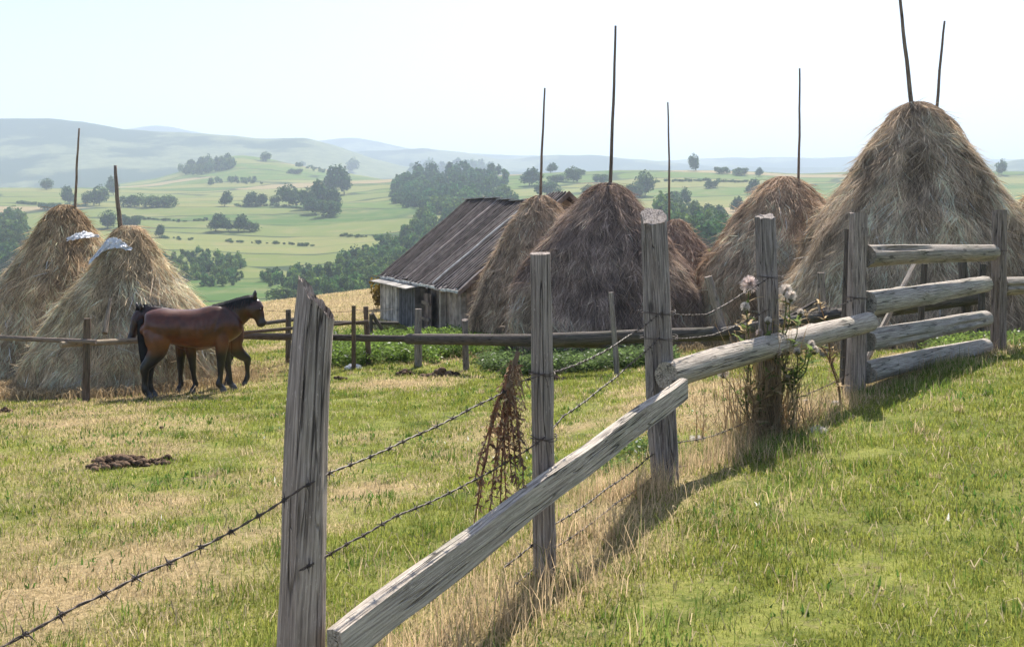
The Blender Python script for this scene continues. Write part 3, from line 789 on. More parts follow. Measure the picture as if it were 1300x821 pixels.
rail('fence_rail', P(846, 477, 5.78), P(1102, 408, 8.42), .080, .088, 'long round log rail running behind the thistles to the gate', 'fence rail', seed=21, group='rails of the near fence', rings=50, seg=20, rough=.07, knots=4, bow=.02, cracks=2)
G = 'round logs closing the gateway'
rail('gate_log', P(1099, 325, 8.62), P(1260, 320, 10.5), .100, .086, 'topmost of the four round gate logs', 'gate log', seed=22, group=G, rings=40, rough=.06, knots=4, bow=.015)
rail('gate_log', P(1099, 386, 8.62), P(1250, 361, 10.45), .110, .088, 'second gate log from the top, thickest of the four', 'gate log', seed=23, group=G, rings=40, rough=.07, knots=3, bow=-.01)
rail('gate_log', P(1099, 432, 8.62), P(1251, 404, 10.45), .098, .084, 'third gate log from the top, ending short of the right hand post', 'gate log', seed=24, group=G, rings=40, rough=.06, knots=3)
rail('gate_log', P(1099, 473, 8.62), P(1251, 439, 10.45), .098, .084, 'lowest gate log lying close to the grass', 'gate log', seed=25, group=G, rings=40, rough=.06, knots=3, bow=.02)
rail('fence_rail', P(1270, 363, 10.7), P(1420, 358, 12.6), .10, .09, 'round log rail running off the right edge beyond the gate', 'fence rail', seed=26, group='rails of the near fence', rings=30, rough=.06)
rail('leaning_stick', P(1086, 484, 9.0), P(1163, 330, 10.2), .030, .024, 'thin pale stick leaning diagonally behind the gate logs', 'stick', 'pale_wood', seed=27, rings=14, seg=7)

# posts standing behind the gate and the long rear fence
post(1174, 335, 1166, 12.6, .04, 'slim dark post standing behind the middle of the gate logs', 'dark_wood', seed=31)
post(1222, 330, 1231, 13.6, .07, 'dark forked post behind the right end of the gate logs', 'dark_wood', seed=32, rough=.16)
post(1248, 335, 1244, 13.2, .045, 'thin dark post close left of the smooth gate post', 'dark_wood', seed=33)
post(1198, 400, 1200, 13.4, .04, 'short dark post low behind the gate logs', 'dark_wood', seed=34)
post(1042, 346, 1046, 13.8, .055, 'pale bluish post of the rear fence in front of the largest haystack', 'grey_wood', seed=35)
o = post(899, 351, 930, 14.1, .065, 'grey post of the rear fence leaning to the left beside the thick split post', 'grey_wood', seed=36, cracks=3)
post(776, 371, 783, 14.3, .04, 'thin crooked post in front of the dark purple brown haystack', 'grey_wood', seed=37, rough=.16, bow=.02)
post(590, 404, 592, 18.0, .06, 'short grey post of the rear fence beside the brown haystack', 'grey_wood', seed=38, cut=.4)
post(531, 392, 531, 18.8, .07, 'square topped grey post in the weeds before the barn', 'grey_wood', seed=39)
post(465, 389, 468, 19.6, .055, 'crooked brown post next to the rusty pipe stake', 'brown_wood', seed=40, bow=.04, rough=.14)
post(449, 388, 449, 18.9, .042, 'straight rusty brown stake standing over the white bag', 'brown_wood', seed=41, rough=.04, cracks=0)
post(366, 393, 366, 20.5, .06, 'dark post just right of the horse heads', 'dark_wood', seed=42)
post(471, 398, 471, 24.5, .05, 'short dark post behind the crooked brown post', 'dark_wood', seed=43)
post(111, 404, 109, 15.0, .055, 'brown post between the two left haystacks and the camera', 'brown_wood', seed=44, rough=.1)
post(-60, 398, -60, 15.3, .055, 'brown post beyond the left edge of the view', 'brown_wood', seed=45)
RG = 'rails of the rear fence'
rail('fence_rail', P(519, 430, 18.55), P(765, 433, 14.6), .10, .105, 'straight dark log rail in front of the weeds and the brown haystack', 'fence rail', 'dark_wood', 51, RG, rings=40, rough=.06)
rail('fence_rail', P(700, 431, 14.75), P(926, 423, 13.95), .105, .095, 'dark log rail in front of the dark purple brown haystack', 'fence rail', 'dark_wood', 52, RG, rings=40, rough=.08)
rail('fence_rail', P(905, 424, 13.9), P(1064, 398, 13.6), .07, .08, 'dark log rail between the leaning post and the gate post', 'fence rail', 'dark_wood', 53, RG, rings=30)
rail('fence_rail', P(1040, 404, 13.7), P(1245, 377, 13.4), .1, .085, 'thick dark log rail seen through the gate logs', 'fence rail', 'dark_wood', 54, RG, rings=30)
rail('fence_rail', P(282, 426, 19.9), P(528, 430, 18.95), .07, .065, 'knotty dark log rail right of the horse legs', 'fence rail', 'dark_wood', 55, RG, rings=30, rough=.12)
rail('fence_rail', P(290, 424, 18.9), P(468, 408, 19.2), .035, .03, 'reddish thin round rail at the horse muzzle', 'fence rail', 'brown_wood', 56, RG, rings=20, rough=.05)
rail('fence_rail', P(-80, 425, 15.2), P(122, 434, 14.92), .042, .035, 'slim brown pole rail in front of the leftmost haystack', 'fence rail', 'pole_wood', 57, RG, rings=24, rough=.06)
rail('fence_rail', P(77, 437, 14.88), P(240, 429, 16.75), .045, .05, 'pale brown pole rail ending behind the horse tail', 'fence rail', 'end_wood', 58, RG, rings=24, rough=.06)
rail('fence_rail', P(338, 410, 24.5), P(400, 402, 25.5), .05, .05, 'far dark rail above the reddish one, left of the squared post', 'fence rail', 'dark_wood', 59, RG, rings=12)
rail('fence_rail', P(395, 409, 25.2), P(505, 410, 27.5), .05, .05, 'far dark rail running to the barn lean-to', 'fence rail', 'dark_wood', 60, RG, rings=12)
rail('fence_brace', P(472, 398, 24.4), P(485, 418, 24.6), .05, .045, 'short slanting brace against the far dark post near the barn', 'brace', 'dark_wood', 61, None, rings=10)
rail('leaning_stick', P(133, 423, 16.35), P(140, 379, 16.75), .045, .03, 'pale stick leaning against the haystack behind the horses', 'stick', 'end_wood', 62, None, rings=12)
rail('leaning_stick', P(985, 412, 14.6), P(1035, 383, 15.2), .03, .022, 'dark stick propped on the rear rail beside the thistle heads', 'stick', 'dark_wood', 63, None, rings=12)
for (x0, y0, Y0, x1, y1, Y1, s, l) in [(338, 394, 20.5, 449, 395, 19, 1, 'thin smooth wire above the rails left of the rusty stake'), (449, 393, 19, 500, 392, 27, 2, 'thin smooth wire running from the stakes to the barn lean-to')]:
    mb = MB(); a = P(x0, y0, Y0); b = P(x1, y1, Y1)
    tube(mb, [a.lerp(b, f/8) + Vector((0, 0, -.04*math.sin(math.pi*f/8))) for f in range(9)], .006, 4, c=(.12, .10, .09))
    tag(mb.build('fence_wire', M['wire'], origin=a), l, 'wire')

# ---------------------------------------------------------------- barbed wire
def barbed(pts, label, seed):
    rs = random.Random(seed); mb = MB(); ps = []
    for k in range(len(pts)-1):
        a, b = pts[k], pts[k+1]; L = (b-a).length; n = max(2, int(L/.02))
        for i in range(n): ps.append(a.lerp(b, i/n) + Vector((0, 0, -.012*L*math.sin(math.pi*i/n)*rs.uniform(.95, 1.05) + rs.uniform(-.0008, .0008))))
    ps.append(pts[-1])
    for ph in (0, math.pi):
        q = []; s = 0
        for i, p in enumerate(ps):
            if i: s += (p-ps[i-1]).length
            a = s*62+ph
            q.append(p + Vector((.35*math.cos(a), math.cos(a), math.sin(a)))*.0026)
        tube(mb, q, .0019, 4, c=(.085, .06, .052))
    s = 0; nxt = .04
    for i in range(1, len(ps)-1):
        s += (ps[i]-ps[i-1]).length
        if s > nxt:
            nxt += rs.uniform(.085, .11); T = (ps[i+1]-ps[i-1]).normalized(); U = T.orthogonal().normalized(); W = T.cross(U)
            # coil
            cp = [ps[i] + T*(.0016*k-.008) + (U*math.cos(k*1.6)+W*math.sin(k*1.6))*.0055 for k in range(11)]
            tube(mb, cp, .0016, 4, c=(.06, .045, .04))
            a0 = rs.uniform(0, 3.14)
            for k in range(4):
                a = a0 + k*1.57 + rs.uniform(-.3, .3); d = (U*math.cos(a)+W*math.sin(a)+T*rs.uniform(-.5, .5)).normalized()
                st = ps[i]+T*rs.uniform(-.006, .006)
                tube(mb, [st, st+d*.012, st+d*.024], [.0017, .0016, .0003], 4, c=(.06, .045, .04))
    o = mb.build('barbed_wire', M['wire'], origin=pts[0]); tag(o, label, 'barbed wire', 'barbed wires of the near fence')
P1F = -.075
barbed([P(-380, 1010, 1.6), FW(100, 768, -.07), FW(180, 729, -.07), FW(300, 671, -.07), FW(385, 618, -.075), FW(418, 600, -.07), FW(520, 556, -.06), FW(600, 517, -.05), FW(662, 484, -.05), FW(690, 474, -.06)], 'upper barbed wire crossing the thick squared post', 1)
barbed([FW(380, 724, -.075), FW(440, 690, -.06), FW(500, 656, -.05), FW(600, 610, -.05), FW(640, 588, -.05), FW(690, 556, -.06)], 'lower barbed wire rising from the foot of the thick squared post', 2)
barbed([FW(690, 475, -.06), FW(745, 457, -.05), FW(795, 428, -.05), FW(838, 397, -.1)], 'uppermost barbed wire between the slim post and the thick split post', 3)
barbed([FW(690, 556, -.06), FW(715, 528, -.05), FW(760, 495, -.05), FW(800, 462, -.05), FW(838, 428, -.1)], 'second barbed wire between the slim post and the thick split post', 4)
barbed([FW(640, 720, .06), FW(706, 664, .06), FW(770, 620, .06), FW(824, 580, .06), FW(846, 563, .1)], 'barbed wire under the plank rail, upper of two', 5)
barbed([FW(650, 745, .08), FW(706, 694, .08), FW(780, 640, .08), FW(846, 590, .1)], 'barbed wire under the plank rail, lower of two', 6)
barbed([FW(838, 397, -.1), FW(897, 399, -.03), FW(942, 373, -.03), FW(977, 352, -.08)], 'barbed wire sagging in front of the haystacks up to the thistle post', 7)
barbed([FW(838, 430, -.1), FW(905, 425, -.03), FW(977, 392, -.08), FW(1040, 396, -.03), FW(1087, 378, -.08)], 'barbed wire through the thistle heads to the gate post', 8)
barbed([FW(846, 563, .1), FW(905, 553, .04), FW(977, 520, .08), FW(1030, 498, .04), FW(1085, 470, .08)], 'barbed wire low behind the long log rail', 9)
barbed([FW(846, 592, .1), FW(900, 588, .05), FW(975, 560, .08)], 'lowest barbed wire running into the foot of the thistles', 10)

def tie(pid, px, py, Y, r, seed):
    """loop of rusty wire twisted round a post"""
    c = P(px, py, Y); mb = MB(); rs = random.Random(seed)
    for q in range(2):
        pts = [c+Vector((math.cos(a)*r, math.sin(a)*r, .006*math.sin(a*2+q)+q*.009+rs.uniform(-.002, .002))) for a in np.linspace(0, 6.6, 22)]
        tube(mb, pts, .0022, 4, c=(.07, .048, .04))
    e = c+Vector((rs.uniform(-.02, .02), -r, 0)); tube(mb, [e, e+Vector((.01, -.012, -.02)), e+Vector((.014, -.008, -.05))], .002, 4, c=(.07, .048, .04))
    tag(mb.build('tie_wire', M['wire'], origin=c), pid, 'tie wire', 'wire loops round the posts')
tie('wire loop round the slim post where the upper wire passes', 688, 474, 4.2, .056, 1)
tie('wire loop round the slim post where the lower wire passes', 690, 556, 4.2, .057, 2)
tie('upper wire loop round the thick split post', 834, 397, 5.9, .112, 3)
tie('lower wire loop round the thick split post', 836, 429, 5.9, .114, 4)
tie('wire loop round the post rising from the thistles', 976, 352, 7.2, .102, 5)
tie('wire loop round the left hand gate post', 1087, 378, 8.6, .09, 6)
tie('wire loop high on the right hand gate post', 1268, 318, 10.6, .085, 7)

# ---------------------------------------------------------------- horses
def loft(mb, pts, seg=20, lat=Vector((0, 1, 0))):
    """pts: (center, half_depth, half_width); closed ends"""
    n = len(pts); V = []
    # densify
    dense = []
    for i in range(n-1):
        for k in range(3):
            f = k/3; p0 = pts[max(i-1, 0)]; p1 = pts[i]; p2 = pts[i+1]; p3 = pts[min(i+2, n-1)]
            def cr(a, b, c, d): return .5*((2*b)+(c-a)*f+(2*a-5*b+4*c-d)*f*f+(3*b-a-3*c+d)*f**3)
            dense.append((cr(Vector(p0[0]), Vector(p1[0]), Vector(p2[0]), Vector(p3[0])), max(.006, cr(p0[1], p1[1], p2[1], p3[1])), max(.006, cr(p0[2], p1[2], p2[2], p3[2]))))
    dense.append((Vector(pts[-1][0]), pts[-1][1], pts[-1][2])); n = len(dense)
    for i, (c, hd, hw) in enumerate(dense):
        T = (dense[min(i+1, n-1)][0]-dense[max(i-1, 0)][0]).normalized()
        U = T.cross(lat).normalized(); L = U.cross(T).normalized()
        for k in range(seg):
            a = 2*math.pi*k/seg; V.append(c + U*math.cos(a)*hd + L*math.sin(a)*hw)
    Q = [[i*seg+k, i*seg+(k+1) % seg, (i+1)*seg+(k+1) % seg, (i+1)*seg+k] for i in range(n-1) for k in range(seg)]
    c0 = len(V); V.append(dense[0][0]); V.append(dense[-1][0])
    T3 = [[c0, (k+1) % seg, k] for k in range(seg)]+[[c0+1, (n-1)*seg+k, (n-1)*seg+(k+1) % seg] for k in range(seg)]
    mb.add([tuple(v) for v in V], Q, T3)

def horse(label, loc, heading, scale, fore, hind, neckw, headw, tint, seed, tail_sway=0., tail_off=(0, 0)):
    root = empty('horse', loc, heading); tag(root, label, 'horse', 'bay horses standing head to tail')
    root.rotation_euler = (0, 0, heading)
    RM = Matrix.Rotation(-heading, 4, 'Z')
    def loc_(w): return RM @ (Vector(w)-Vector(loc))
    S = scale
    mb = MB()
    body = [((-.09, 0, 1.22), .06, .06), ((-.05, 0, 1.20), .17, .14), ((.05, 0, 1.21), .26, .22), ((.2, 0, 1.205), .30, .265), ((.4, 0, 1.185), .305, .26), ((.6, 0, 1.155), .325, .275), ((.8, 0, 1.145), .345, .275),
            ((1.0, 0, 1.17), .365, .235), ((1.15, 0, 1.18), .345, .21), ((1.3, 0, 1.165), .27, .185), ((1.4, 0, 1.15), .17, .14), ((1.45, 0, 1.15), .07, .07)]
    loft(mb, [(Vector((p[0], p[1], p[2]-.055))*S, a*.93*S, b*S) for p, a, b in body], 28)
    neck = [loc_(q) for q in neckw]; head = [loc_(q) for q in headw]
    hl = [.30, .25, .20, .15]; hwid = [.16, .115, .09, .08]
    loft(mb, [(Vector((1.02, 0, 1.13))*S, .27*S, .18*S)] + [(neck[i], hl[i]*S, hwid[i]*S) for i in range(len(neck))], 22)
    # head: poll, cheek, mid, nose, muzzle
    h0, h1 = head[0], head[1]; hd = [(-.12, .08, .07), (.0, .125, .09), (.18, .155, .10), (.38, .145, .095), (.58, .105, .072), (.78, .08, .058), (.95, .082, .062), (1.08, .065, .052), (1.14, .025, .025)]
    hb = (neck[-1]-neck[-2]).normalized(); hdv = (h1-h0); back = (hdv.normalized().cross(Vector((0, 1, 0)))).normalized()
    if back.dot(Vector((1, 0, 0))) > 0: back = -back
    loft(mb, [(h0.lerp(h1, f) + back*(.03*S if .1 < f < .5 else .01*S), a*S, b*S) for f, a, b in hd], 18)
    for (x, y, z, kind) in fore + hind:
        sy = 1 if y > 0 else -1
        if kind == 'f':
            bx = 1.13 + (x-1.13)*.2; pts = [((bx-.03, y*.85, 1.1), .15, .10), ((bx, y, .9), .115, .085), ((bx+(x-bx)*.25, y, .72), .088, .074), ((bx+(x-bx)*.45, y, .56), .066, .056), ((bx+(x-bx)*.5, y, .50), .066, .058), ((bx+(x-bx)*.6, y, .44), .054, .046),
                    ((bx+(x-bx)*.85, y, .27), .044, .038), ((x-.02, y, .165), .056, .046), ((x+.015, y, .11), .047, .042), ((x+.04, y, .075), .052, .048), ((x+.05, y, .03), .062, .056), ((x+.055, y, .0), .067, .06)]
        else:
            bx = .12; pts = [((bx+.04, y*.75, 1.15), .23, .13), ((bx+.04, y*.9, .98), .2, .13), ((bx+.03, y, .82), .155, .105), ((bx*.6+x*.4-.01, y, .67), .112, .082), ((x-.02, y, .56), .082, .062), ((x-.035, y, .50), .076, .056), ((x-.03, y, .42), .058, .046),
                    ((x-.035, y, .28), .046, .038), ((x-.03, y, .17), .058, .046), ((x, y, .11), .048, .042), ((x+.025, y, .075), .05, .046), ((x+.035, y, .03), .06, .054), ((x+.04, y, .0), .065, .058)]
        out = []
        for (p, a, b) in pts:
            p = (p[0], p[1], p[2]*.935)
            k = max(0, 1-p[2]/.85); out.append((Vector((p[0], p[1], p[2]))*S + Vector((0, 0, z*k)), a*S, b*S))
        loft(mb, out, 14)
    # shape details: muscle over stifle and shoulder, jaw
    me = mb.mesh('body_raw'); tmp = bpy.data.objects.new('body_tmp', me); col.objects.link(tmp)
    r = tmp.modifiers.new('r', 'REMESH'); r.mode = 'VOXEL'; r.voxel_size = .014
    s = tmp.modifiers.new('s', 'SMOOTH'); s.factor = .6; s.iterations = 7
    dg = bpy.context.evaluated_depsgraph_get(); ev = tmp.evaluated_get(dg)
    m2 = bpy.data.meshes.new_from_object(ev); bpy.data.objects.remove(tmp)
    n = len(m2.vertices); v = np.zeros(n*3, np.float32); m2.vertices.foreach_get('co', v); v = v.reshape(-1, 3).astype(float)
    # surface relief: shoulder blade, ribs, haunch muscle
    x, y, z = v.T/S
    rel = .010*np.exp(-((x-.28)/.16)**2-((z-1.02)/.18)**2) - .012*np.exp(-((x-.50)/.07)**2-((z-1.08)/.22)**2) - .012*np.exp(-((x-1.05-.35*(z-1.2))/.035)**2)*np.exp(-((z-1.25)/.2)**2)
    rel = rel*1.7 + .006*np.sin((x)*75)*np.exp(-((x-.78)/.17)**2-((z-1.12)/.15)**2)
    v[:, 1] += np.sign(y)*rel*S*np.clip(np.abs(y)/.15, 0, 1)
    m2.vertices.foreach_set('co', v.astype(np.float32).ravel())
    base = np.array(tint)
    zz = z; k = np.clip((.86-zz)/.2, 0, 1)[:, None]
    c = base*(1-k) + np.array((.012, .010, .011))*k
    top = np.maximum(np.clip((zz-1.38)/.12, 0, 1)*.4, np.clip((x-.92)/.25, 0, 1)*np.clip((zz-1.05)/.2, 0, 1)*.8)[:, None]; c = c*(1-top) + top*base*.45
    bel = np.clip((1.02-zz)/.2, 0, 1)[:, None]*(1-k); c = c + bel*np.array((.06, .018, .0))
    d0 = np.linalg.norm(v-np.array(h1), axis=1)/S; mz = np.clip((.2-d0)/.1, 0, 1)[:, None]*.85; c = c*(1-mz)+mz*np.array((.015, .012, .012))
    hoofm = (zz < (.09 + np.interp(x, [0, 1.2], [0, fore[0][2]/S])))[:, None]; c = np.where(hoofm, np.array((.06, .055, .055)), c)
    mot = (.8+.4*fbm(v[:, 0]*4, v[:, 1]*4, v[:, 2]*4, seed, 3))[:, None]
    if 'Col' in m2.color_attributes: m2.color_attributes.remove(m2.color_attributes['Col'])
    ca = m2.color_attributes.new('Col', 'FLOAT_COLOR', 'POINT')
    ca.data.foreach_set('color', np.concatenate([c*mot, np.ones((n, 1))], 1).astype(np.float32).ravel())
    m2.polygons.foreach_set('use_smooth', np.ones(len(m2.polygons), bool))
    m2.materials.clear(); m2.materials.append(M['coat']); m2.name = 'body'
    bo = bpy.data.objects.new('body', m2); col.objects.link(bo); bo.parent = root
    # ears
    for sg in (-1, 1):
        mb = MB(); e0 = h0 + Vector((0, sg*.045*S, .07*S)) + back*.01*S
        tube(mb, [e0, e0+Vector((.01, sg*.01, .05))*S, e0+Vector((.02, sg*.018, .1))*S, e0+Vector((.025, sg*.02, .15))*S], [.025*S, .034*S, .026*S, .003*S], 8, c=(.03, .018, .015))
        mb.build('ear', M['coat'], root, smooth=True)
    for sg in (-1, 1):
        mb = MB(); ec = h0.lerp(h1, .33) + Vector((0, sg*.085*S, 0)) - back*.045*S
        th = [ec + Vector((0, sg*q, 0)) for q in (-.016, -.008, 0, .006, .010)]
        tube(mb, th, [.008, .017, .018, .012, .003], 8, c=(.006, .005, .005)); mb.build('eye', M['hair'], root, smooth=True)
    rs = random.Random(seed)
    # mane: strands falling from the crest
    mb = MB(); cr = [Vector((.98, 0, 1.44))*S] + [neck[i] + (Vector((0, 0, 1)) if i == 0 else ((neck[i]-neck[i-1]).normalized().cross(Vector((0, 1, 0))))).normalized()*hl[i]*S*.93 for i in range(1, len(neck))] + [h0+Vector((0.03, 0, .11))*S]
    for i in range(520):
        f = rs.random()*(len(cr)-1)*.999; k = int(f); p = cr[k].lerp(cr[k+1], f-k); sd_ = -1 if rs.random() < .72 else 1
        l_ = rs.uniform(.08, .2)*S; o1 = Vector((rs.uniform(-.02, .02), sd_*.06*S, .008)); dr = Vector((rs.uniform(-.08, .03), sd_*rs.uniform(.05, .1)*S, -l_))
        tube(mb, [p+Vector((0, 0, -.03*S)), p+Vector((0, sd_*.02, .022*S)), p+o1*.9+Vector((0, 0, -.02)), p+dr], [.006, .007, .007, .002], 3, c=(.012, .011, .013), cap=False)
    mb.build('mane', M['hair'], root)
    mb = MB(); t0 = Vector((-.085, 0, 1.27))*S; tw = Vector((tail_off[0], tail_off[1], 0))
    for i in range(420):
        a = rs.uniform(0, 6.28); q = rs.random()**.6; ln_ = rs.uniform(.5, .86)*S; ox, oy = math.cos(a)*q, math.sin(a)*q
        sw = tail_sway
        tube(mb, [t0+Vector((ox*.02, oy*.02, 0)), t0+Vector((-.02+ox*.04, oy*.045, -.05)), t0+tw*.6+Vector((.0+ox*.06, oy*.07, -.25*S)), t0+tw+Vector((.03+ox*.075+sw*.5, oy*.09, -.55*S)), t0+tw+Vector((.07+ox*.09+sw, oy*.09, -ln_))], [.006, .007, .007, .006, .002], 3, c=(.010, .010, .014), cap=False)
    mb.build('tail', M['hair'], root)
    return root

def hz(root_xy, heading, lx, ly, z0):
    x = root_xy[0]+math.cos(heading)*lx-math.sin(heading)*ly; y = root_xy[1]+math.sin(heading)*lx+math.cos(heading)*ly
    return gz(x, y)-z0
# near horse, facing right
def near_horse():
    Y0 = 15.5; x0 = (187-650)/F*Y0; x1 = (279-650)/F*15.85; hd = math.atan2(.35, x1-x0+.0); g = gz(x0, Y0)
    feet_f = [(1.10, -.13, 'f'), (1.28, .13, 'f')]; feet_h = [(.0, -.14, 'h'), (.07, .13, 'h')]
    ff = [(a, b, hz((x0, Y0), hd, a, b, g)+.005, c) for a, b, c in feet_f]; fh = [(a, b, hz((x0, Y0), hd, a, b, g)+.005, c) for a, b, c in feet_h]
    horse('near bay horse facing right, showing its rump, dark tail and shiny flank', (x0, Y0, g), hd, .995, ff, fh,
          [P(280, 409, 15.9), P(295, 400, 15.93), P(309, 392, 15.95), P(320, 386, 15.98)], [P(323, 385, 15.98), P(333, 411, 15.98)], (.082, .022, .010), 5, .02)
def far_horse():
    fx = P(240, 498, 16.2); hx = P(301, 489, 16.95); x0, Y0 = hx.x, hx.y; hd = math.atan2(fx.y-Y0, fx.x-x0); g = gz(x0, Y0); S = .90
    feet_f = [(1.15, -.13, 'f'), (1.02, .13, 'f')]; feet_h = [(-.1, .14, 'h'), (.14, -.13, 'h')]
    ff = [(a, b, hz((x0, Y0), hd, a*S, b*S, g)+.005, c) for a, b, c in feet_f]; fh = [(a, b, hz((x0, Y0), hd, a*S, b*S, g)+.005, c) for a, b, c in feet_h]
    horse('far bay horse facing left, its lowered head resting behind the rump of the near one', (x0, Y0, g), hd, S, ff, fh,
          [P(230, 415, 16.2), P(210, 407, 16.2), P(194, 401, 16.15), P(181, 397, 16.1)], [P(177, 399, 16.08), P(166, 430, 15.98)], (.055, .020, .014), 6, tail_off=(.08, -.16))
near_horse(); far_horse()

# ---------------------------------------------------------------- grass and weeds
def blades(name, xs, ys, hs, ws, cols, leanmax=.6, seed=0, lift=0., leanmin=0.):
    rs = np.random.default_rng(seed); n = len(xs); zs = H(xs, ys) - .01 + lift
    a = rs.random(n)*2*math.pi; la = rs.random(n)*2*math.pi; ln = (leanmin+rs.random(n)*(leanmax-leanmin))*hs
    p0 = np.stack([xs, ys, zs], 1); s = np.stack([np.cos(a), np.sin(a), np.zeros(n)], 1)*(ws/2)[:, None]
    tip = p0 + np.stack([np.cos(la)*ln, np.sin(la)*ln, np.sqrt(np.maximum(hs**2-ln**2, .0001))], 1)
    mid = p0 + np.stack([np.cos(la)*ln*.3, np.sin(la)*ln*.3, hs*.55], 1)
    V = np.stack([p0-s, p0+s, mid+s*.8, mid-s*.8, tip], 1).reshape(-1, 3)
    b5 = np.arange(n)[:, None]*5
    mb = MB(); mb.add(V, b5+np.array([[0, 1, 2, 3]]), b5+np.array([[3, 2, 4]]), c=np.repeat(cols, 5, 0))
    return mb
def gcol(d, n, rs, green=(.15, .20, .035), g2=(.32, .32, .07), straw=(.55, .44, .26)):
    k = rs.random((n, 1)); g = np.array(green)*(1-k)+np.array(g2)*k
    dry = (rs.random(n) < np.clip(d*1.1-.03, 0, 1))[:, None]
    return np.where(dry, np.array(straw)*rs.uniform(.55, 1.25, (n, 1)), g*rs.uniform(.5, 1.35, (n, 1)))
def grass():
    rs = np.random.default_rng(5); n = 1150000
    Y = (rs.random(n)*(62**.35-2.4**.35)+2.4**.35)**(1/.35)
    X = rs.uniform(-1, 1, n)*(.57*Y+.9)
    clump = fbm(X*2.8, Y*2.8, 0, 91, 3)
    keep = rs.random(n) < np.clip((clump-.2)*2.6, .3, 1)
    X, Y = X[keep], Y[keep]; clump = clump[keep]; n = len(X)
    d = dryness(X, Y)
    bare = np.clip((d-.75)*3, 0, 1)*(Y > 12); keep = rs.random(n) > bare*.5; X, Y, d, clump = X[keep], Y[keep], d[keep], clump[keep]; n = len(X)
    h = rs.uniform(.015, .048, n)*(.6+.9*clump)*np.interp(Y, [0, 8, 30, 60], [.9, 1.1, 1.9, 3.0]); wv = rs.uniform(.002, .0045, n)*np.interp(Y, [0, 3, 10, 30, 60], [1, 1, 1.9, 5, 9])
    rt = np.clip(vn(X*.35, Y*.35, 0, 12)*1.4-.2, 0, 1)[:, None]
    c = gcol(d, n, rs)
    mb = blades('short_grass', X, Y, h, wv, c, .85, 6)
    tag(mb.build('short_grass', M['blades']), kind='stuff')
    n = 60000; Y = (rs.random(n)*(30**.7-2.3**.7)+2.3**.7)**(1/.7); X = rs.uniform(-1, 1, n)*(.62*Y+1.2)
    t = fbm(X*1.9+7, Y*1.9, 0, 131, 4); k = rs.random(n) < np.clip((t-.56)*7, 0, 1); X, Y = X[k], Y[k]; n = len(X)
    c = np.array((.075, .15, .03))*rs.uniform(.6, 1.5, (n, 1)); w_ = rs.random(n) < .02; c[w_] = (.7, .7, .66)
    mb = blades('x', X, Y, rs.uniform(.02, .06, n)*np.interp(Y, [0, 8, 30], [.9, 1.1, 1.9]), rs.uniform(.006, .012, n)*np.interp(Y, [0, 5, 30], [1, 1.2, 4]), c, .95, 61)
    tag(mb.build('clover', M['blades']), kind='stuff')
    nc = 2600; CY = (rs.random(nc)*(24**.6-2.4**.6)+2.4**.6)**(1/.6); CX = rs.uniform(-1, 1, nc)*(.57*CY+.9); k_ = 26
    rad = rs.uniform(.02, .11, nc); hh = rs.uniform(.03, .10, nc); tone = rs.random(nc)
    X = np.repeat(CX, k_)+rs.normal(0, 1, nc*k_)*np.repeat(rad, k_); Y = np.repeat(CY, k_)+rs.normal(0, 1, nc*k_)*np.repeat(rad, k_); n = len(X); tn = np.repeat(tone, k_)[:, None]
    c = np.where(tn < .45, np.array((.10, .17, .03)), np.where(tn < .75, np.array((.24, .27, .06)), np.array((.52, .41, .25))))*rs.uniform(.45, 1.3, (n, 1))
    mb = blades('x', X, Y, np.repeat(hh, k_)*rs.uniform(.5, 1.2, n), rs.uniform(.002, .0045, n)*np.interp(Y, [0, 5, 24], [1, 1.3, 4]), c, .95, 63)
    tag(mb.build('grass_tufts', M['blades']), kind='stuff')
    n = 15000; Y = (rs.random(n)*(26**.7-2.3**.7)+2.3**.7)**(1/.7); X = rs.uniform(-1, 1, n)*(.62*Y+1.2)
    c = np.array((.46, .38, .25))*rs.uniform(.5, 1.2, (n, 1)); mb = blades('x', X, Y, rs.uniform(.03, .11, n), rs.uniform(.0025, .005, n)*np.interp(Y, [0, 5, 26], [1, 1.2, 3.5]), c, .995, 62, lift=.012, leanmin=.9)
    tag(mb.build('straw_litter', M['blades']), kind='stuff')
grass()
def fence_x(y): return np.interp(y, [0, 1.6, 2.9, 4.2, 5.9, 7.2, 8.6, 10.6, 14], [-2.2, -1.33, -.6, .13, .89, 1.87, 2.99, 5.24, 9])
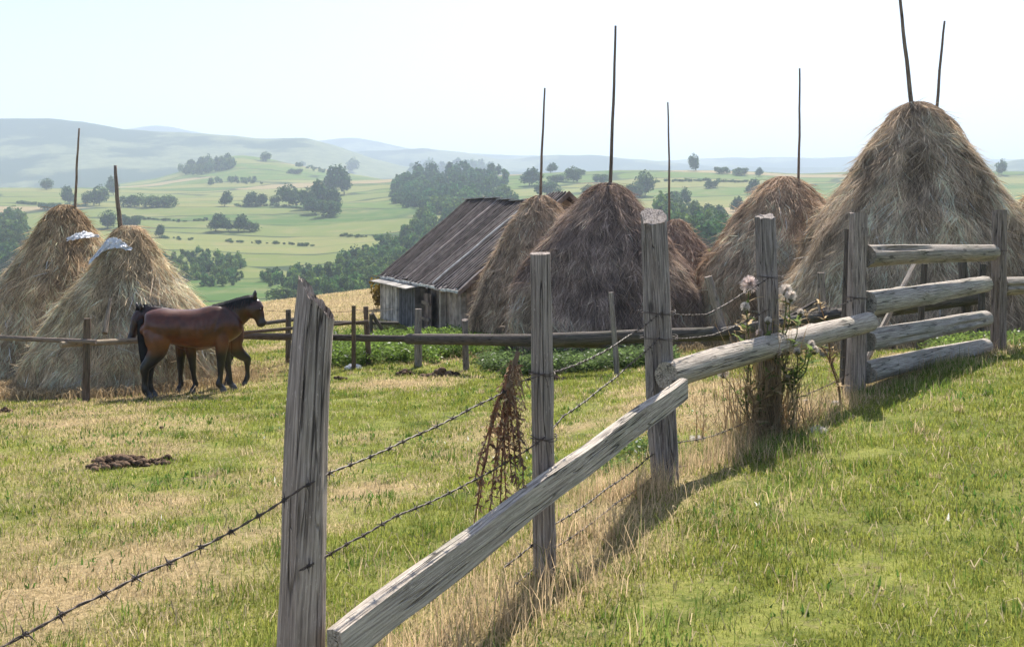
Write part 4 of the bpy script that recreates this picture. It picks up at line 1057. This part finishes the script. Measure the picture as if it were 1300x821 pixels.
def tall_dry():
    rs = np.random.default_rng(8); n = 22000
    Y = rs.uniform(2.4, 10.8, n); X = fence_x(Y)+rs.normal(-.05, .2, n)
    t = vn(X*2.5, Y*2.5, 0, 15); keep = rs.random(n) < np.clip((t-.3)*2.2, .03, 1)*np.interp(Y, [2.4, 3.5, 4.5, 6, 7.6, 9, 11], [.3, .9, 1, 1, .9, .45, .4]); X, Y = X[keep], Y[keep]; n = len(X)
    h = rs.uniform(.07, .27, n)*np.interp(Y, [2, 4, 6, 8, 11], [.8, 1.1, .9, 1.0, .8]); wv = rs.uniform(.002, .0042, n)
    c = np.array((.60, .45, .28))*rs.uniform(.5, 1.25, (n, 1)); g = rs.random(n) < .16; c[g] = np.array((.17, .22, .06))*rs.uniform(.6, 1.2, (g.sum(), 1))
    mb = blades('x', X, Y, h, wv, c, .75, 9)
    # seed heads
    tag(mb.build('dry_grass', M['blades']), kind='stuff')
    # green rough tufts at the feet of posts and along the bottom right
    n = 16000; Y = rs.uniform(2.4, 9.5, n); X = fence_x(Y)+.25+np.abs(rs.normal(0, .4, n))
    t = vn(X*1.7, Y*1.7, 0, 19); keep = rs.random(n) < np.clip((t-.5)*3, 0, 1); X, Y = X[keep], Y[keep]; n = len(X)
    c = gcol(np.full(n, .3), n, rs, (.10, .17, .03), (.2, .27, .06)); mb = blades('x', X, Y, rs.uniform(.05, .15, n), rs.uniform(.003, .0055, n), c, .8, 10)
    tag(mb.build('rough_grass', M['blades']), kind='stuff')
tall_dry()
def weeds():
    rs = np.random.default_rng(18)
    def leafy(X, Y, hmax, name, cols, nl=10, ls=.07):
        n = len(X); z = H(X, Y); V = []; 
        Xr = np.repeat(X, nl); Yr = np.repeat(Y, nl); Zr = np.repeat(z, nl); hh = np.repeat(hmax*rs.uniform(.4, 1, n), nl)
        m = len(Xr); f = rs.random(m)
        c0 = np.stack([Xr+rs.normal(0, .05, m), Yr+rs.normal(0, .05, m), Zr+f*hh], 1)
        a = rs.random(m)*6.28; d = np.stack([np.cos(a), np.sin(a), rs.uniform(-.2, .8, m)], 1)*(ls*rs.uniform(.5, 1.3, m))[:, None]
        s = np.stack([-np.sin(a), np.cos(a), rs.normal(0, .3, m)], 1)*(ls*.28)
        V = np.stack([c0-d*.2, c0+s+d*.4, c0+d, c0-s+d*.4], 1).reshape(-1, 3)
        mb = MB(); cc = np.array(cols)*rs.uniform(.5, 1.4, (m, 1)); fl = rs.random(m) < .02; cc[fl] = (.6, .6, .55)
        mb.add(V, np.arange(m)[:, None]*4+np.array([[0, 1, 2, 3]]), c=np.repeat(cc, 4, 0)); tag(mb.build(name, M['blades']), kind='stuff')
    # nettle bed before the barn
    n = 2600; px = rs.uniform(395, 640, n); Y = rs.uniform(19.4, 27.5, n); X = (px-650)/F*Y
    k = fbm(X*.8, Y*.8, 0, 5, 3) > .42; leafy(X[k], Y[k], .42, 'nettle_bed', (.15, .23, .045), 16, .08)
    n = 900; Y = rs.uniform(17.3, 19.6, n); X = (rs.uniform(610, 830, n)-650)/F*Y
    Y2 = rs.uniform(15.4, 17.4, n); X2 = (rs.uniform(640, 860, n)-650)/F*Y2
    leafy(np.concatenate([X, X2]), np.concatenate([Y, Y2]), .3, 'low_weeds', (.12, .18, .06), 12, .07)
    n = 500; Y = rs.uniform(10.8, 13.5, n); X = (rs.uniform(1180, 1400, n)-650)/F*Y
    leafy(X, Y, .22, 'gate_weeds', (.15, .22, .05), 12, .05)
    n = 260; Y = rs.uniform(5.6, 7.6, n); X = fence_x(Y)-rs.uniform(.3, 1.2, n); k = vn(X*2, Y*2, 0, 4) > .55
    leafy(X[k], Y[k], .12, 'fence_weeds', (.13, .2, .06), 10, .035)
weeds()
def loose_hay():
    rs = np.random.default_rng(28); XS = []; YS = []
    for (px, _, Y, r) in STACKS:
        cx = (px-650)/F*Y; n = 3800; a = rs.random(n)*6.28; q = r*(.95+np.abs(rs.normal(0, .28, n))); XS.append(cx+np.cos(a)*q); YS.append(Y+np.sin(a)*q)
    n = 3500; XS.append(rs.uniform(-9.0, -6.6, n)); YS.append(rs.uniform(15.6, 18.5, n))
    X = np.concatenate(XS); Y = np.concatenate(YS); n = len(X)
    c = np.array((.46, .34, .2))*rs.uniform(.5, 1.3, (n, 1))
    mb = blades('x', X, Y, rs.uniform(.12, .3, n), rs.uniform(.008, .016, n), c, .99, 3, lift=.02, leanmin=.6); tag(mb.build('scattered_hay', M['hay']), kind='stuff')
loose_hay()

# ---------------------------------------------------------------- thistles, dried weed, small things
def fluff_ball(mb, c, r, rs, col_=(.72, .66, .6), n=160):
    for _ in range(n):
        d = Vector((rs.gauss(0, 1), rs.gauss(0, 1), rs.gauss(.35, 1))).normalized(); e = Vector(c)+d*r*rs.uniform(.5, 1.15)
        s = d.orthogonal().normalized()*r*.04
        mb.add([tuple(Vector(c)), tuple(e+s), tuple(e-s)], tris=[[0, 1, 2]], c=col_)
def thistle(foot_px, Y, tips, label, seed, dry=.35):
    """tips: list of (px, py, head_radius or 0)"""
    rs = random.Random(seed); x = (foot_px-650)/F*Y; base = Vector((x, Y, gz(x, Y)))
    root = empty('thistle', base); tag(root, label, 'thistle', 'thistles in seed around the fence post')
    mb = MB(); lf = MB(); main = P(tips[0][0], tips[0][1], Y)-base
    sc_ = (.16, .19, .08) if dry < .5 else (.28, .2, .12)
    def path(a, b, n=9):
        m = [a.lerp(b, i/n)+Vector((math.sin(i*1.3+seed)*.012, math.cos(i*1.7+seed)*.012, 0)) for i in range(n+1)]; m[0] = a; m[-1] = b; return m
    mp = path(Vector((0, 0, -.03)), main)
    paths = [mp]; tube(mb, mp, [.0085-.0005*i for i in range(len(mp))], 6, c=sc_)
    for (tx, ty, hr) in tips[1:]:
        e = P(tx, ty, Y+rs.uniform(-.12, .12))-base; k = min(len(mp)-2, max(1, int(len(mp)*max(.15, (e.z/max(main.z, .1))-.45))))
        q = path(mp[k], e, 6); tube(mb, q, [.006-.0005*i for i in range(len(q))], 5, c=sc_); paths.append(q)
    for q in paths:
        for i in range(len(q)-1):
            for r_ in range(3):
                p = q[i].lerp(q[i+1], rs.random()); a = rs.uniform(0, 6.28); L_ = rs.uniform(.05, .14)
                d = Vector((math.cos(a), math.sin(a), rs.uniform(-.1, .7))).normalized(); s = d.cross(Vector((0, 0, 1))).normalized()
                g = np.array((.19, .26, .08) if rs.random() > dry else (.48, .37, .23))*rs.uniform(.6, 1.2)
                # spiny lobed leaf
                V = [tuple(p)]; T3 = []
                for z_ in range(5):
                    f = (z_+1)/5; w_ = L_*.22*(1 if z_ % 2 == 0 else .4)*(1-f*.6)
                    V += [tuple(p+d*L_*f+s*w_+Vector((0, 0, .01*math.sin(f*3)))), tuple(p+d*L_*f-s*w_+Vector((0, 0, .012*math.sin(f*3))))]
                T3 = [[0, 1, 2]]+[t_ for z_ in range(4) for t_ in ([1+2*z_, 3+2*z_, 2+2*z_], [2+2*z_, 3+2*z_, 4+2*z_])]
                lf.add(V, tris=T3, c=g)
    mb.build('stem', M['blades'], root); lf.build('foliage', M['blades'], root)
    for (tx, ty, hr), q in zip(tips, paths):
        if not hr: continue
        e = q[-1]; hb = MB(); tube(hb, [e-Vector((0, 0, .025)), e-Vector((0, 0, .008)), e+Vector((0, 0, .008))], [.006, .02, .016], 8, c=(.2, .19, .1))
        ho = hb.build('flower_head', M['blades'], root)
        fb = MB(); fluff_ball(fb, e+Vector((0, 0, hr*.35)), hr*.85, rs, (.82, .74, .67) if rs.random() > .15 else (.80, .68, .64), 620); fb.build('seed_fluff', M['fluff'], ho)
thistle(948, 7.05, [(951, 366, .075), (946, 392, .04), (964, 425, .035)], 'tall thistle with the biggest white seed head, left of the thistle post', 1)
thistle(962, 6.95, [(975, 408, .03), (940, 455, .045), (918, 476, .05)], 'thistle with drooping pinkish heads low on the left of the log rail', 2)
thistle(990, 7.05, [(997, 372, .055), (1004, 379, .05), (1016, 398, .03)], 'thistle with paired white seed heads right of the thistle post', 3)
thistle(1003, 6.9, [(1012, 447, .03), (1030, 438, .03), (1034, 446, .035), (985, 448, .045)], 'short leafy thistle leaning to the right over the log rail', 4, .2)
thistle(968, 6.8, [(950, 490, .0), (984, 470, .0), (1000, 480, .02)], 'low bare thistle among dry stalks at the foot of the thistle post', 5, .8)
thistle(1068, 7.9, [(1040, 372, .0), (1022, 400, .0), (1052, 430, .0)], 'thin dry brown thistle stalk arching before the left hand gate post', 6, .95)
def stalks():
    rs = random.Random(4); mb = MB(); base = Vector((P(972, 552, 7.0).x, 7.0, gz(P(972, 552, 7.0).x, 7.0)))
    for i in range(360):
        a = rs.uniform(0, 6.28); r = abs(rs.gauss(0, .24)); p = Vector((math.cos(a)*r, math.sin(a)*r*.5, -.02)); h = rs.uniform(.2, .85)*(1.15-r)
        if h < .05: continue
        t_ = p+Vector((rs.gauss(0, .12), rs.gauss(0, .08), h)); tube(mb, [p, p.lerp(t_, .5)+Vector((rs.gauss(0, .02), 0, .02)), t_], [.003, .0025, .0012], 3, c=np.array((.58, .45, .3))*rs.uniform(.5, 1.3), cap=False)
    o = mb.build('dry_stalks', M['blades']); o.location = base; tag(o, kind='stuff')
stalks()
rsf = random.Random(12)
for i, (px, py, r, l) in enumerate([(1042, 551, .06, 'white tuft of thistle down lying on the open grass right of the thistles'), (888, 561, .05, 'white tuft of thistle down by the foot of the thick split post'), (1008, 528, .035, 'thistle down caught in grass at the right foot of the thistles'),
                     (945, 560, .035, 'grey thistle down under the left side of the thistles'), (1023, 512, .035, 'pale thistle down between the thistles and the gate post'), (1062, 515, .04, 'thistle down in the shade before the gate post')]):
    y_ = 6.3
    for _ in range(30):
        x_ = (px-650)/F*y_; z_ = gz(x_, y_); y_ = y_ + ((HZ-(z_-CZ)/y_*F) - py)*.01*y_/6
    mb = MB(); 
    for k in range(4): fluff_ball(mb, (rsf.gauss(0, r*.5), rsf.gauss(0, r*.4), r*.25), r*.6, rsf, (.85, .8, .76), 160)
    o = mb.build('thistle_down', M['fluff']); o.location = (x_, y_, z_+.01); tag(o, l, 'thistle down', 'tufts of thistle down on the grass')

def dried_weed():
    rs = random.Random(9); root_p = FW(655, 449, -.1); root = empty('dried_weed', root_p)
    tag(root, 'dried brown uprooted weed hanging upside down on the barbed wire', 'dried weed')
    mb = MB(); lf = MB(); Y = root_p.y
    def Q(px, py): return P(px, py, Y+rs.uniform(-.03, .03))-root_p
    tube(mb, [Q(658, 446), Q(651, 470), Q(645, 490), Q(640, 505)], [.009, .012, .012, .01], 8, c=(.2, .14, .1))
    ends = [(600, 676), (606, 645), (620, 655), (629, 622), (641, 640), (648, 612), (657, 622), (663, 590), (666, 630), (603, 610), (632, 660)]
    for e in ends:
        s = (645+rs.uniform(-4, 6), 485+rs.uniform(-15, 15)); pts = []
        for i in range(9):
            f = i/8; xx = s[0]+(e[0]-s[0])*f**.7 + rs.uniform(-1.5, 1.5); pts.append(Q(xx, s[1]+(e[1]-s[1])*f))
        tube(mb, pts, [.0055-.0004*i for i in range(9)], 5, c=(.26, .13, .085))
        for i in range(46):
            f = rs.random()**.8; k = min(7, int(f*8)); p = pts[k].lerp(pts[k+1], rs.random()); L_ = rs.uniform(.012, .045)
            d = Vector((rs.gauss(0, .5), rs.gauss(0, .5), -rs.uniform(.3, 1))).normalized(); s_ = d.orthogonal().normalized()*L_*rs.uniform(.06, .2)
            c = np.array(rs.choice([(.22, .14, .09), (.3, .2, .12), (.14, .085, .06), (.36, .25, .15)]))*rs.uniform(.6, 1.2)
            m_ = p+d*L_*.5+Vector((rs.gauss(0, .006), rs.gauss(0, .006), 0))
            lf.add([tuple(p), tuple(m_+s_), tuple(p+d*L_), tuple(m_-s_)], tris=[[0, 1, 2], [0, 2, 3]], c=c)
    # upper bushy mass
    for i in range(1000):
        f = rs.random()**1.3; cx = 653-12*f+rs.gauss(0, 3+11*f); cy = 462+100*f; p = Q(cx, cy); L_ = rs.uniform(.01, .035)
        d = Vector((rs.gauss(0, .6), rs.gauss(0, .6), -rs.uniform(.2, 1))).normalized(); s_ = d.orthogonal().normalized()*L_*rs.uniform(.05, .18)
        c = np.array(rs.choice([(.32, .17, .10), (.40, .24, .14), (.15, .085, .06), (.58, .42, .27)]))*rs.uniform(.6, 1.2)
        lf.add([tuple(p), tuple(p+d*L_*.5+s_), tuple(p+d*L_), tuple(p+d*L_*.5-s_)], tris=[[0, 1, 2], [0, 2, 3]], c=c)
    for i in range(40):
        a = Q(650+rs.gauss(0, 3), 455+rs.uniform(0, 25)); b = a+Vector((rs.gauss(0, .03), rs.gauss(0, .02), -rs.uniform(.05, .16))); tube(mb, [a, a.lerp(b, .5)+Vector((rs.gauss(0, .008), 0, 0)), b], [.002, .0018, .001], 3, c=(.25, .17, .11), cap=False)
    mb.build('stem', M['hay'], root); lf.build('foliage', M['hay'], root)
dried_weed()

def ground_at(px, py, y0, y1):
    ys = np.linspace(y0, y1, 400); xs = (px-650)/F*ys; pp = HZ-(H(xs, ys)-CZ)/ys*F; i = int(np.argmin(np.abs(pp-py))); return Vector((xs[i], ys[i], gz(xs[i], ys[i])))
def dung(px, py, sx, sy, n, label, seed, r=.035):
    rs = random.Random(seed); b = ground_at(px, py, 5, 22); mb = MB()
    ico = [(math.cos(a)*math.cos(e), math.sin(a)*math.cos(e), math.sin(e)) for e in (-1.2, -.4, .4, 1.2) for a in np.linspace(0, 6.283, 7)[:-1]]
    for i in range(n):
        q = rs.random()**.75*1.1; a = rs.uniform(0, 6.28); q *= .75+.35*math.sin(a*3+seed); x, y = math.cos(a)*q*sx*1.1, math.sin(a)*q*sy*1.2; s = r*rs.uniform(.25, 1.25); h = (1-q)*r*1.6*rs.random()
        z = gz(b.x+x, b.y+y)-b.z
        V = [(x+p[0]*s*rs.uniform(.8, 1.2), y+p[1]*s*rs.uniform(.8, 1.2), z+h+s*.3+p[2]*s*.7) for p in ico]
        Qd = [[i_*6+k, i_*6+(k+1) % 6, (i_+1)*6+(k+1) % 6, (i_+1)*6+k] for i_ in range(3) for k in range(6)]+[]
        V += [(x, y, z+h-s*.3), (x, y, z+h+s)]
        T3 = [[24, (k+1) % 6, k] for k in range(6)]+[[25, 18+k, 18+(k+1) % 6] for k in range(6)]
        mb.add(V, Qd, T3, c=np.array((.10, .068, .048))*rs.uniform(.4, 1.9))
    o = mb.build('dung_pile', M['dung'], smooth=True); o.location = b; tag(o, label, 'dung pile', 'horse dung on the pasture')
dung(152, 590, .30, .26, 260, 'broad crumbled heap of brown dung on the open grass at left', 1)
dung(212, 584, .07, .04, 16, 'small crumble of dung just right of the broad heap', 2, .025)
dung(206, 546, .02, .02, 1, 'single dung ball between the near horse and the broad heap', 3, .04)
dung(560, 478, .3, .1, 30, 'dark dung heap before the short grey post', 4, .07)
dung(514, 476, .2, .07, 18, 'flat dung patch under the square topped post', 5, .05)
dung(702, 483, .16, .06, 14, 'dark dung beyond the slim near post', 6, .05)
dung(430, 482, .12, .05, 10, 'little dung clods right of the squared post', 7, .05)
dung(6, 523, .06, .04, 14, 'dung clods at the left edge of the grass', 8, .04)

def bag():
    rs = random.Random(2); b = ground_at(448, 468, 15, 22); mb = MB(); V = []; n, m = 9, 14
    for i in range(n):
        e = i/(n-1)*math.pi/2
        for k in range(m):
            a = 6.283*k/m; j = rs.uniform(.8, 1.15); V.append((math.cos(a)*math.cos(e)*.18*j, math.sin(a)*math.cos(e)*.13*j, math.sin(e)*.09*j))
    mb.add(V, [[i*m+k, i*m+(k+1) % m, (i+1)*m+(k+1) % m, (i+1)*m+k] for i in range(n-1) for k in range(m)], c=(.75, .76, .8))
    o = mb.build('plastic_bag', M['plastic']); o.location = b; tag(o, 'crumpled white plastic bag at the foot of the rusty stake', 'plastic bag')
bag()

# ---------------------------------------------------------------- trees
def crown_data(seed, shape, n=1100, conif=False):
    rs = np.random.default_rng(seed); lobes = []
    for _ in range(14 if not conif else 10):
        if shape == 'round': c = rs.normal(0, 1, 3); c = c/np.linalg.norm(c)*rs.uniform(.1, .34)*[1, 1, .9]+[0, 0, .5]; r = rs.uniform(.2, .3)
        elif shape == 'tall': z = rs.uniform(.15, .85); c = np.array([rs.normal(0, .11), rs.normal(0, .11), z]); r = rs.uniform(.12, .2)*(1.2-z*.6)
        else: a = rs.uniform(0, 6.28); q = rs.uniform(0, .4); c = np.array([math.cos(a)*q, math.sin(a)*q, rs.uniform(.2, .6)]); r = rs.uniform(.15, .3)
        lobes.append((c, r))
    li = rs.integers(0, len(lobes), n); C = np.array([l[0] for l in lobes])[li]; R = np.array([l[1] for l in lobes])[li]
    d = rs.normal(0, 1, (n, 3)); d /= np.linalg.norm(d, axis=1)[:, None]; p = C+d*(R*rs.uniform(.55, 1.12, n))[:, None]
    p[:, 2] = np.maximum(p[:, 2], .04)
    nn = d+rs.normal(0, .55, (n, 3)); nn /= np.linalg.norm(nn, axis=1)[:, None]
    u = np.cross(nn, rs.normal(0, 1, (n, 3))); u /= np.linalg.norm(u, axis=1)[:, None]; v = np.cross(nn, u); s = rs.uniform(.035, .075, n)[:, None]
    V = np.stack([p+u*s, p+v*s*.8, p-u*s, p-v*s*.8], 1)
    lob = rs.uniform(.7, 1.3, len(lobes))[li]
    c = np.array((.065, .12, .038))[None]*(lob*rs.uniform(.65, 1.35, n))[:, None]
    yl = rs.random(n) < .15; c[yl] *= [1.6, 1.35, .9]
    return V, c
CR = [crown_data(1, 'round'), crown_data(2, 'round'), crown_data(3, 'tall'), crown_data(4, 'bush'), crown_data(5, 'bush'), crown_data(6, 'tall')]
def crown_mesh(k):
    V, c = CR[k]; mb = MB(); n = len(V); mb.add(V.reshape(-1, 3), np.arange(n)[:, None]*4+np.array([[0, 1, 2, 3]]), c=np.repeat(c*np.array([(1, 1, 1), (.75, .9, 1.05), (1.3, 1.2, .9), (.8, .9, .9), (1.2, 1.15, .9), (.9, 1.05, 1.1)][k]), 4, 0)); return mb.mesh('crown', M['leaf'])
CM = [crown_mesh(k) for k in range(6)]
def trunk_mesh():
    mb = MB(); tube(mb, [(0, 0, -.05), (.005, 0, .2), (-.01, .01, .5)], [.035, .025, .012], 7, c=(.09, .07, .055))
    for a in (0, 2.1, 4.2): tube(mb, [(0, 0, .25), (math.cos(a)*.12, math.sin(a)*.12, .45), (math.cos(a)*.2, math.sin(a)*.2, .6)], [.014, .01, .005], 5, c=(.09, .07, .055))
    return mb.mesh('trunk', M['plain'], True)
TM = trunk_mesh(); rt = random.Random(44)
def tree(px, py, hp, wp, label, k=None, name=None, cat='tree'):
    p = on_ground(px, py); s = p.y/F; h = hp*s*1.1; w_ = wp*s*1.15
    if k is None: k = rt.choice([0, 1]) if hp > wp*.75 else rt.choice([3, 4])
    bush = k in (3, 4)
    r = empty(name or ('bush' if bush else 'tree'), (p.x, p.y, p.z-.02*h), rt.uniform(0, 6.28)); tag(r, label, 'bush' if bush else cat, 'single trees and bushes on the far slopes')
    c = bpy.data.objects.new('crown', CM[k]); col.objects.link(c); c.parent = r; c.scale = (w_/.85, w_/.85, h/.92 if not bush else h/.75)
    t_ = bpy.data.objects.new('trunk', TM); col.objects.link(t_); t_.parent = r; t_.scale = (w_*.8, w_*.8, h)
TREES = [
 (88, 260, 21, 17, 'round tree right behind the thin pole of the leftmost haystack'), (111, 260, 14, 13, 'small dark tree between the two left haystack poles'),
 (126, 261, 21, 18, 'round dark tree close left of the thick haystack pole'), (59, 241, 12, 14, 'lone pale tree on the field crest far left'),
 (60, 266, 8, 18, 'low bush on the field bank above the leftmost haystack'), (144, 248, 21, 14, 'tree on the crest just above the thick haystack pole top'),
 (166, 263, 15, 20, 'dark tree right of the thick haystack pole'), (195, 263, 13, 26, 'broad dark bush casting a long shadow on the upper field'), (212, 263, 14, 22, 'dark bush next to the broad one on the upper field'),
 (137, 290, 19, 18, 'dark tree on the mid slope left of the thick haystack pole'), (166, 291, 15, 20, 'hazy tree on the mid slope right of the thick haystack pole'), (202, 301, 14, 12, 'small round tree alone on the mid field'),
 (180, 298, 7, 10, 'little bush left of the small round tree on the mid field'), (285, 262, 17, 16, 'grey green tree on the bank at the end of the upper field'), (316, 262, 16, 20, 'left tree of the pair on the bank of the upper field'),
 (331, 262, 14, 15, 'right tree of the pair on the bank of the upper field'), (349, 260, 10, 12, 'small tree between the pair and the big clump'), (367, 262, 23, 25, 'round tree at the left end of the big clump'),
 (391, 266, 23, 20, 'bluish tree in the lower left of the big clump'), (407, 264, 31, 24, 'tall tree in the middle of the big clump'), (424, 265, 24, 20, 'dark tree on the lower right of the big clump'),
 (400, 272, 18, 22, 'tree low in the big clump facing the field'), (416, 275, 19, 26, 'lowest broad tree of the big clump'), (419, 246, 31, 24, 'tree at the upper left of the big clump'), (437, 247, 32, 22, 'tallest tree at the upper right of the big clump'),
 (448, 219, 15, 13, 'lone tree standing on the skyline above the big clump'), (337, 205, 10, 11, 'tiny tree on top of the bare round hill'), (375, 221, 6, 15, 'thin hedge bush below the bare round hill'),
 (274, 294, 20, 22, 'left tree of the row standing on the middle field'), (290, 294, 15, 16, 'middle tree of the row standing on the middle field'), (303, 294, 19, 20, 'dark right tree of the row standing on the middle field'), (319, 294, 12, 16, 'small tree closing the row on the middle field'),
 (881, 217, 18, 11, 'tall lone tree on the skyline above the small dark haystack'), (916, 221, 8, 15, 'low bush on the skyline right of the tall lone tree'), (941, 223, 9, 17, 'wide bush on the skyline left of the shaggy haystack pole'), (963, 224, 10, 9, 'round little tree on the skyline nearest the shaggy haystack'),
 (763, 232, 10, 18, 'low bush on the ridge left of the tallest pole'), (904, 239, 9, 15, 'bush on the upper terraces right of the thin middle pole'), (954, 249, 19, 19, 'round dark tree alone on the terraces left of the shaggy haystack'),
 (747, 250, 13, 14, 'tree half hidden by the top of the dark purple brown haystack'), (819, 249, 26, 24, 'leafy tree right of the dark haystack crown'), (806, 251, 16, 18, 'smaller tree leaning on the leafy one by the dark haystack crown'),
 (870, 260, 18, 13, 'slim tree above the gully right of the thin middle pole'), (881, 268, 11, 13, 'bush between the slim tree and the gully wood'), (896, 272, 12, 12, 'dark bush on the upper edge of the gully wood'), (916, 275, 13, 14, 'round dark bush at the right of the gully wood'),
 (934, 269, 17, 17, 'pale bush on the terraces above the gully wood'), (952, 271, 13, 13, 'hazy bush left of the shaggy haystack shoulder'), (858, 254, 10, 13, 'small bush behind the thin middle pole'),
 (699, 218, 11, 14, 'round tree on the skyline right of the barn pole'), (672, 236, 20, 25, 'broad tree on the slope above the barn ridge'), (728, 231, 16, 17, 'round tree above the barn gable'), (695, 248, 16, 28, 'wide tree just behind the barn ridge'),
 (707, 231, 9, 20, 'low bush between the two round trees above the barn'), (737, 222, 7, 11, 'little bush on the skyline above the barn gable'), (1272, 222, 16, 12, 'hazy tree on the slope right of the largest haystack'),
 (363, 384, 18, 32, 'fresh green bush right of the horse heads on the near slope'), (392, 380, 10, 20, 'low green bush behind the squared post top')]
for a in TREES: tree(*a)
# shrub with yellowing leaves behind the barn's far eave
def near_bush():
    p = P(489, 366, 38.0); g = gz(p.x, 38.0); r = empty('bush', (p.x, 38.0, g)); tag(r, 'yellowing shrub poking out behind the far eave of the barn', 'bush')
    mb = MB(); V, c = CR[4]; rs = np.random.default_rng(2); n = len(V)
    mb.add(V.reshape(-1, 3)*[1.0, .9, 1.5], np.arange(n)[:, None]*4+np.array([[0, 1, 2, 3]]), c=np.repeat(np.array((.24, .17, .04))*rs.uniform(.5, 1.3, (n, 1)), 4, 0)); mb.build('crown', M['leaf'], r)
    t_ = bpy.data.objects.new('trunk', TM); col.objects.link(t_); t_.parent = r; t_.scale = (1, 1, 1.6)
near_bush()

def inside(x, y, poly):
    c = False; n = len(poly)
    for i in range(n):
        (x0, y0), (x1, y1) = poly[i], poly[(i+1) % n]
        if (y0 > y) != (y1 > y) and x < (x1-x0)*(y-y0)/(y1-y0)+x0: c = not c
    return c
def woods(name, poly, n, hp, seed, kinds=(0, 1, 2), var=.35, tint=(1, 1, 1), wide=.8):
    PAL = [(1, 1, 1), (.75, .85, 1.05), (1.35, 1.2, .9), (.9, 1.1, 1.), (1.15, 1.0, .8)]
    rs = random.Random(seed); xs = [p[0] for p in poly]; ys = [p[1] for p in poly]; mb = MB(); k = 0; tries = 0
    while k < n and tries < n*40:
        tries += 1; x, y = rs.uniform(min(xs), max(xs)), rs.uniform(min(ys), max(ys))
        if not inside(x, y, poly): continue
        p = on_ground(x, y); s = p.y/F; h = hp*s*rs.uniform(1-var, 1+var)*rs.choice((.8, 1, 1.15)); w_ = h*wide*rs.uniform(.65, 1.25); V, c = CR[rs.choice(kinds)]
        sel = np.random.default_rng(k+seed*100).permutation(len(V))[:330]; V = V[sel].copy(); c = c[sel]
        ctr = V.mean(1, keepdims=True); V = ctr+(V-ctr)*1.6
        a = rs.uniform(0, 6.28); ca, sa = math.cos(a), math.sin(a); W = V.reshape(-1, 3)
        W = np.stack([(W[:, 0]*ca-W[:, 1]*sa)*w_/.85+p.x, (W[:, 0]*sa+W[:, 1]*ca)*w_/.85+p.y, W[:, 2]*h+p.z-.04*h], 1)
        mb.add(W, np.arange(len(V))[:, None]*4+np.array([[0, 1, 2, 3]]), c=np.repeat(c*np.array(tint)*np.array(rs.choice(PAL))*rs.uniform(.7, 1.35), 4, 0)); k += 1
    tag(mb.build(name, M['leaf']), kind='stuff')
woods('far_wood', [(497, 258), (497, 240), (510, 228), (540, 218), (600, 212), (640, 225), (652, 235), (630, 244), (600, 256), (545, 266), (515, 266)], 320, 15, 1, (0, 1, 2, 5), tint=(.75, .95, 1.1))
woods('gully_wood', [(640, 250), (585, 258), (545, 272), (515, 300), (470, 325), (425, 340), (388, 358), (392, 372), (440, 384), (520, 378), (600, 340), (660, 270)], 520, 17, 2, (0, 1, 2), tint=(1.25, 1.25, 1.1))
woods('scrub', [(190, 330), (255, 322), (300, 332), (325, 350), (300, 362), (250, 366), (212, 362)], 150, 12, 3, (3, 2, 0), tint=(1.3, 1.3, 1.2), wide=.7)
woods('scrub', [(318, 352), (360, 350), (402, 345), (402, 372), (350, 368)], 70, 12, 4, (3, 2, 0), tint=(1.2, 1.2, 1.1), wide=.7)
woods('far_wood', [(-20, 300), (12, 292), (30, 300), (26, 325), (22, 352), (-20, 358)], 80, 26, 5, (0, 1))
woods('gully_wood', [(838, 272), (862, 268), (880, 278), (905, 282), (930, 300), (945, 316), (850, 318), (836, 300)], 130, 24, 6, (0, 1))
woods('far_wood', [(226, 219), (250, 211), (290, 204), (296, 214), (278, 219), (240, 224)], 90, 10, 7, (0, 1))
woods('far_wood', [(262, 231), (330, 230), (332, 234), (262, 236)], 30, 6, 8, (0, 3))
woods('hedge', [(376, 211), (384, 208), (420, 218), (418, 221), (380, 214)], 24, 5, 9, (3, 4))

for i, pl in enumerate([[(205, 303), (300, 308), (402, 313)], [(300, 262), (360, 262), (400, 268)], [(150, 276), (230, 282), (262, 280)], [(430, 300), (500, 303), (540, 300)], [(700, 262), (760, 258), (800, 262)], [(830, 232), (900, 230), (960, 233)], [(950, 262), (1010, 258), (1060, 262)], [(560, 283), (620, 276)], [(20, 258), (70, 262), (110, 262)]]):
    up = [(x, y-1.2) for x, y in pl]; woods('hedge', up+[(x, y+.6) for x, y in reversed(pl)], 46, 3.6, 20+i, (3, 4), wide=1.3)
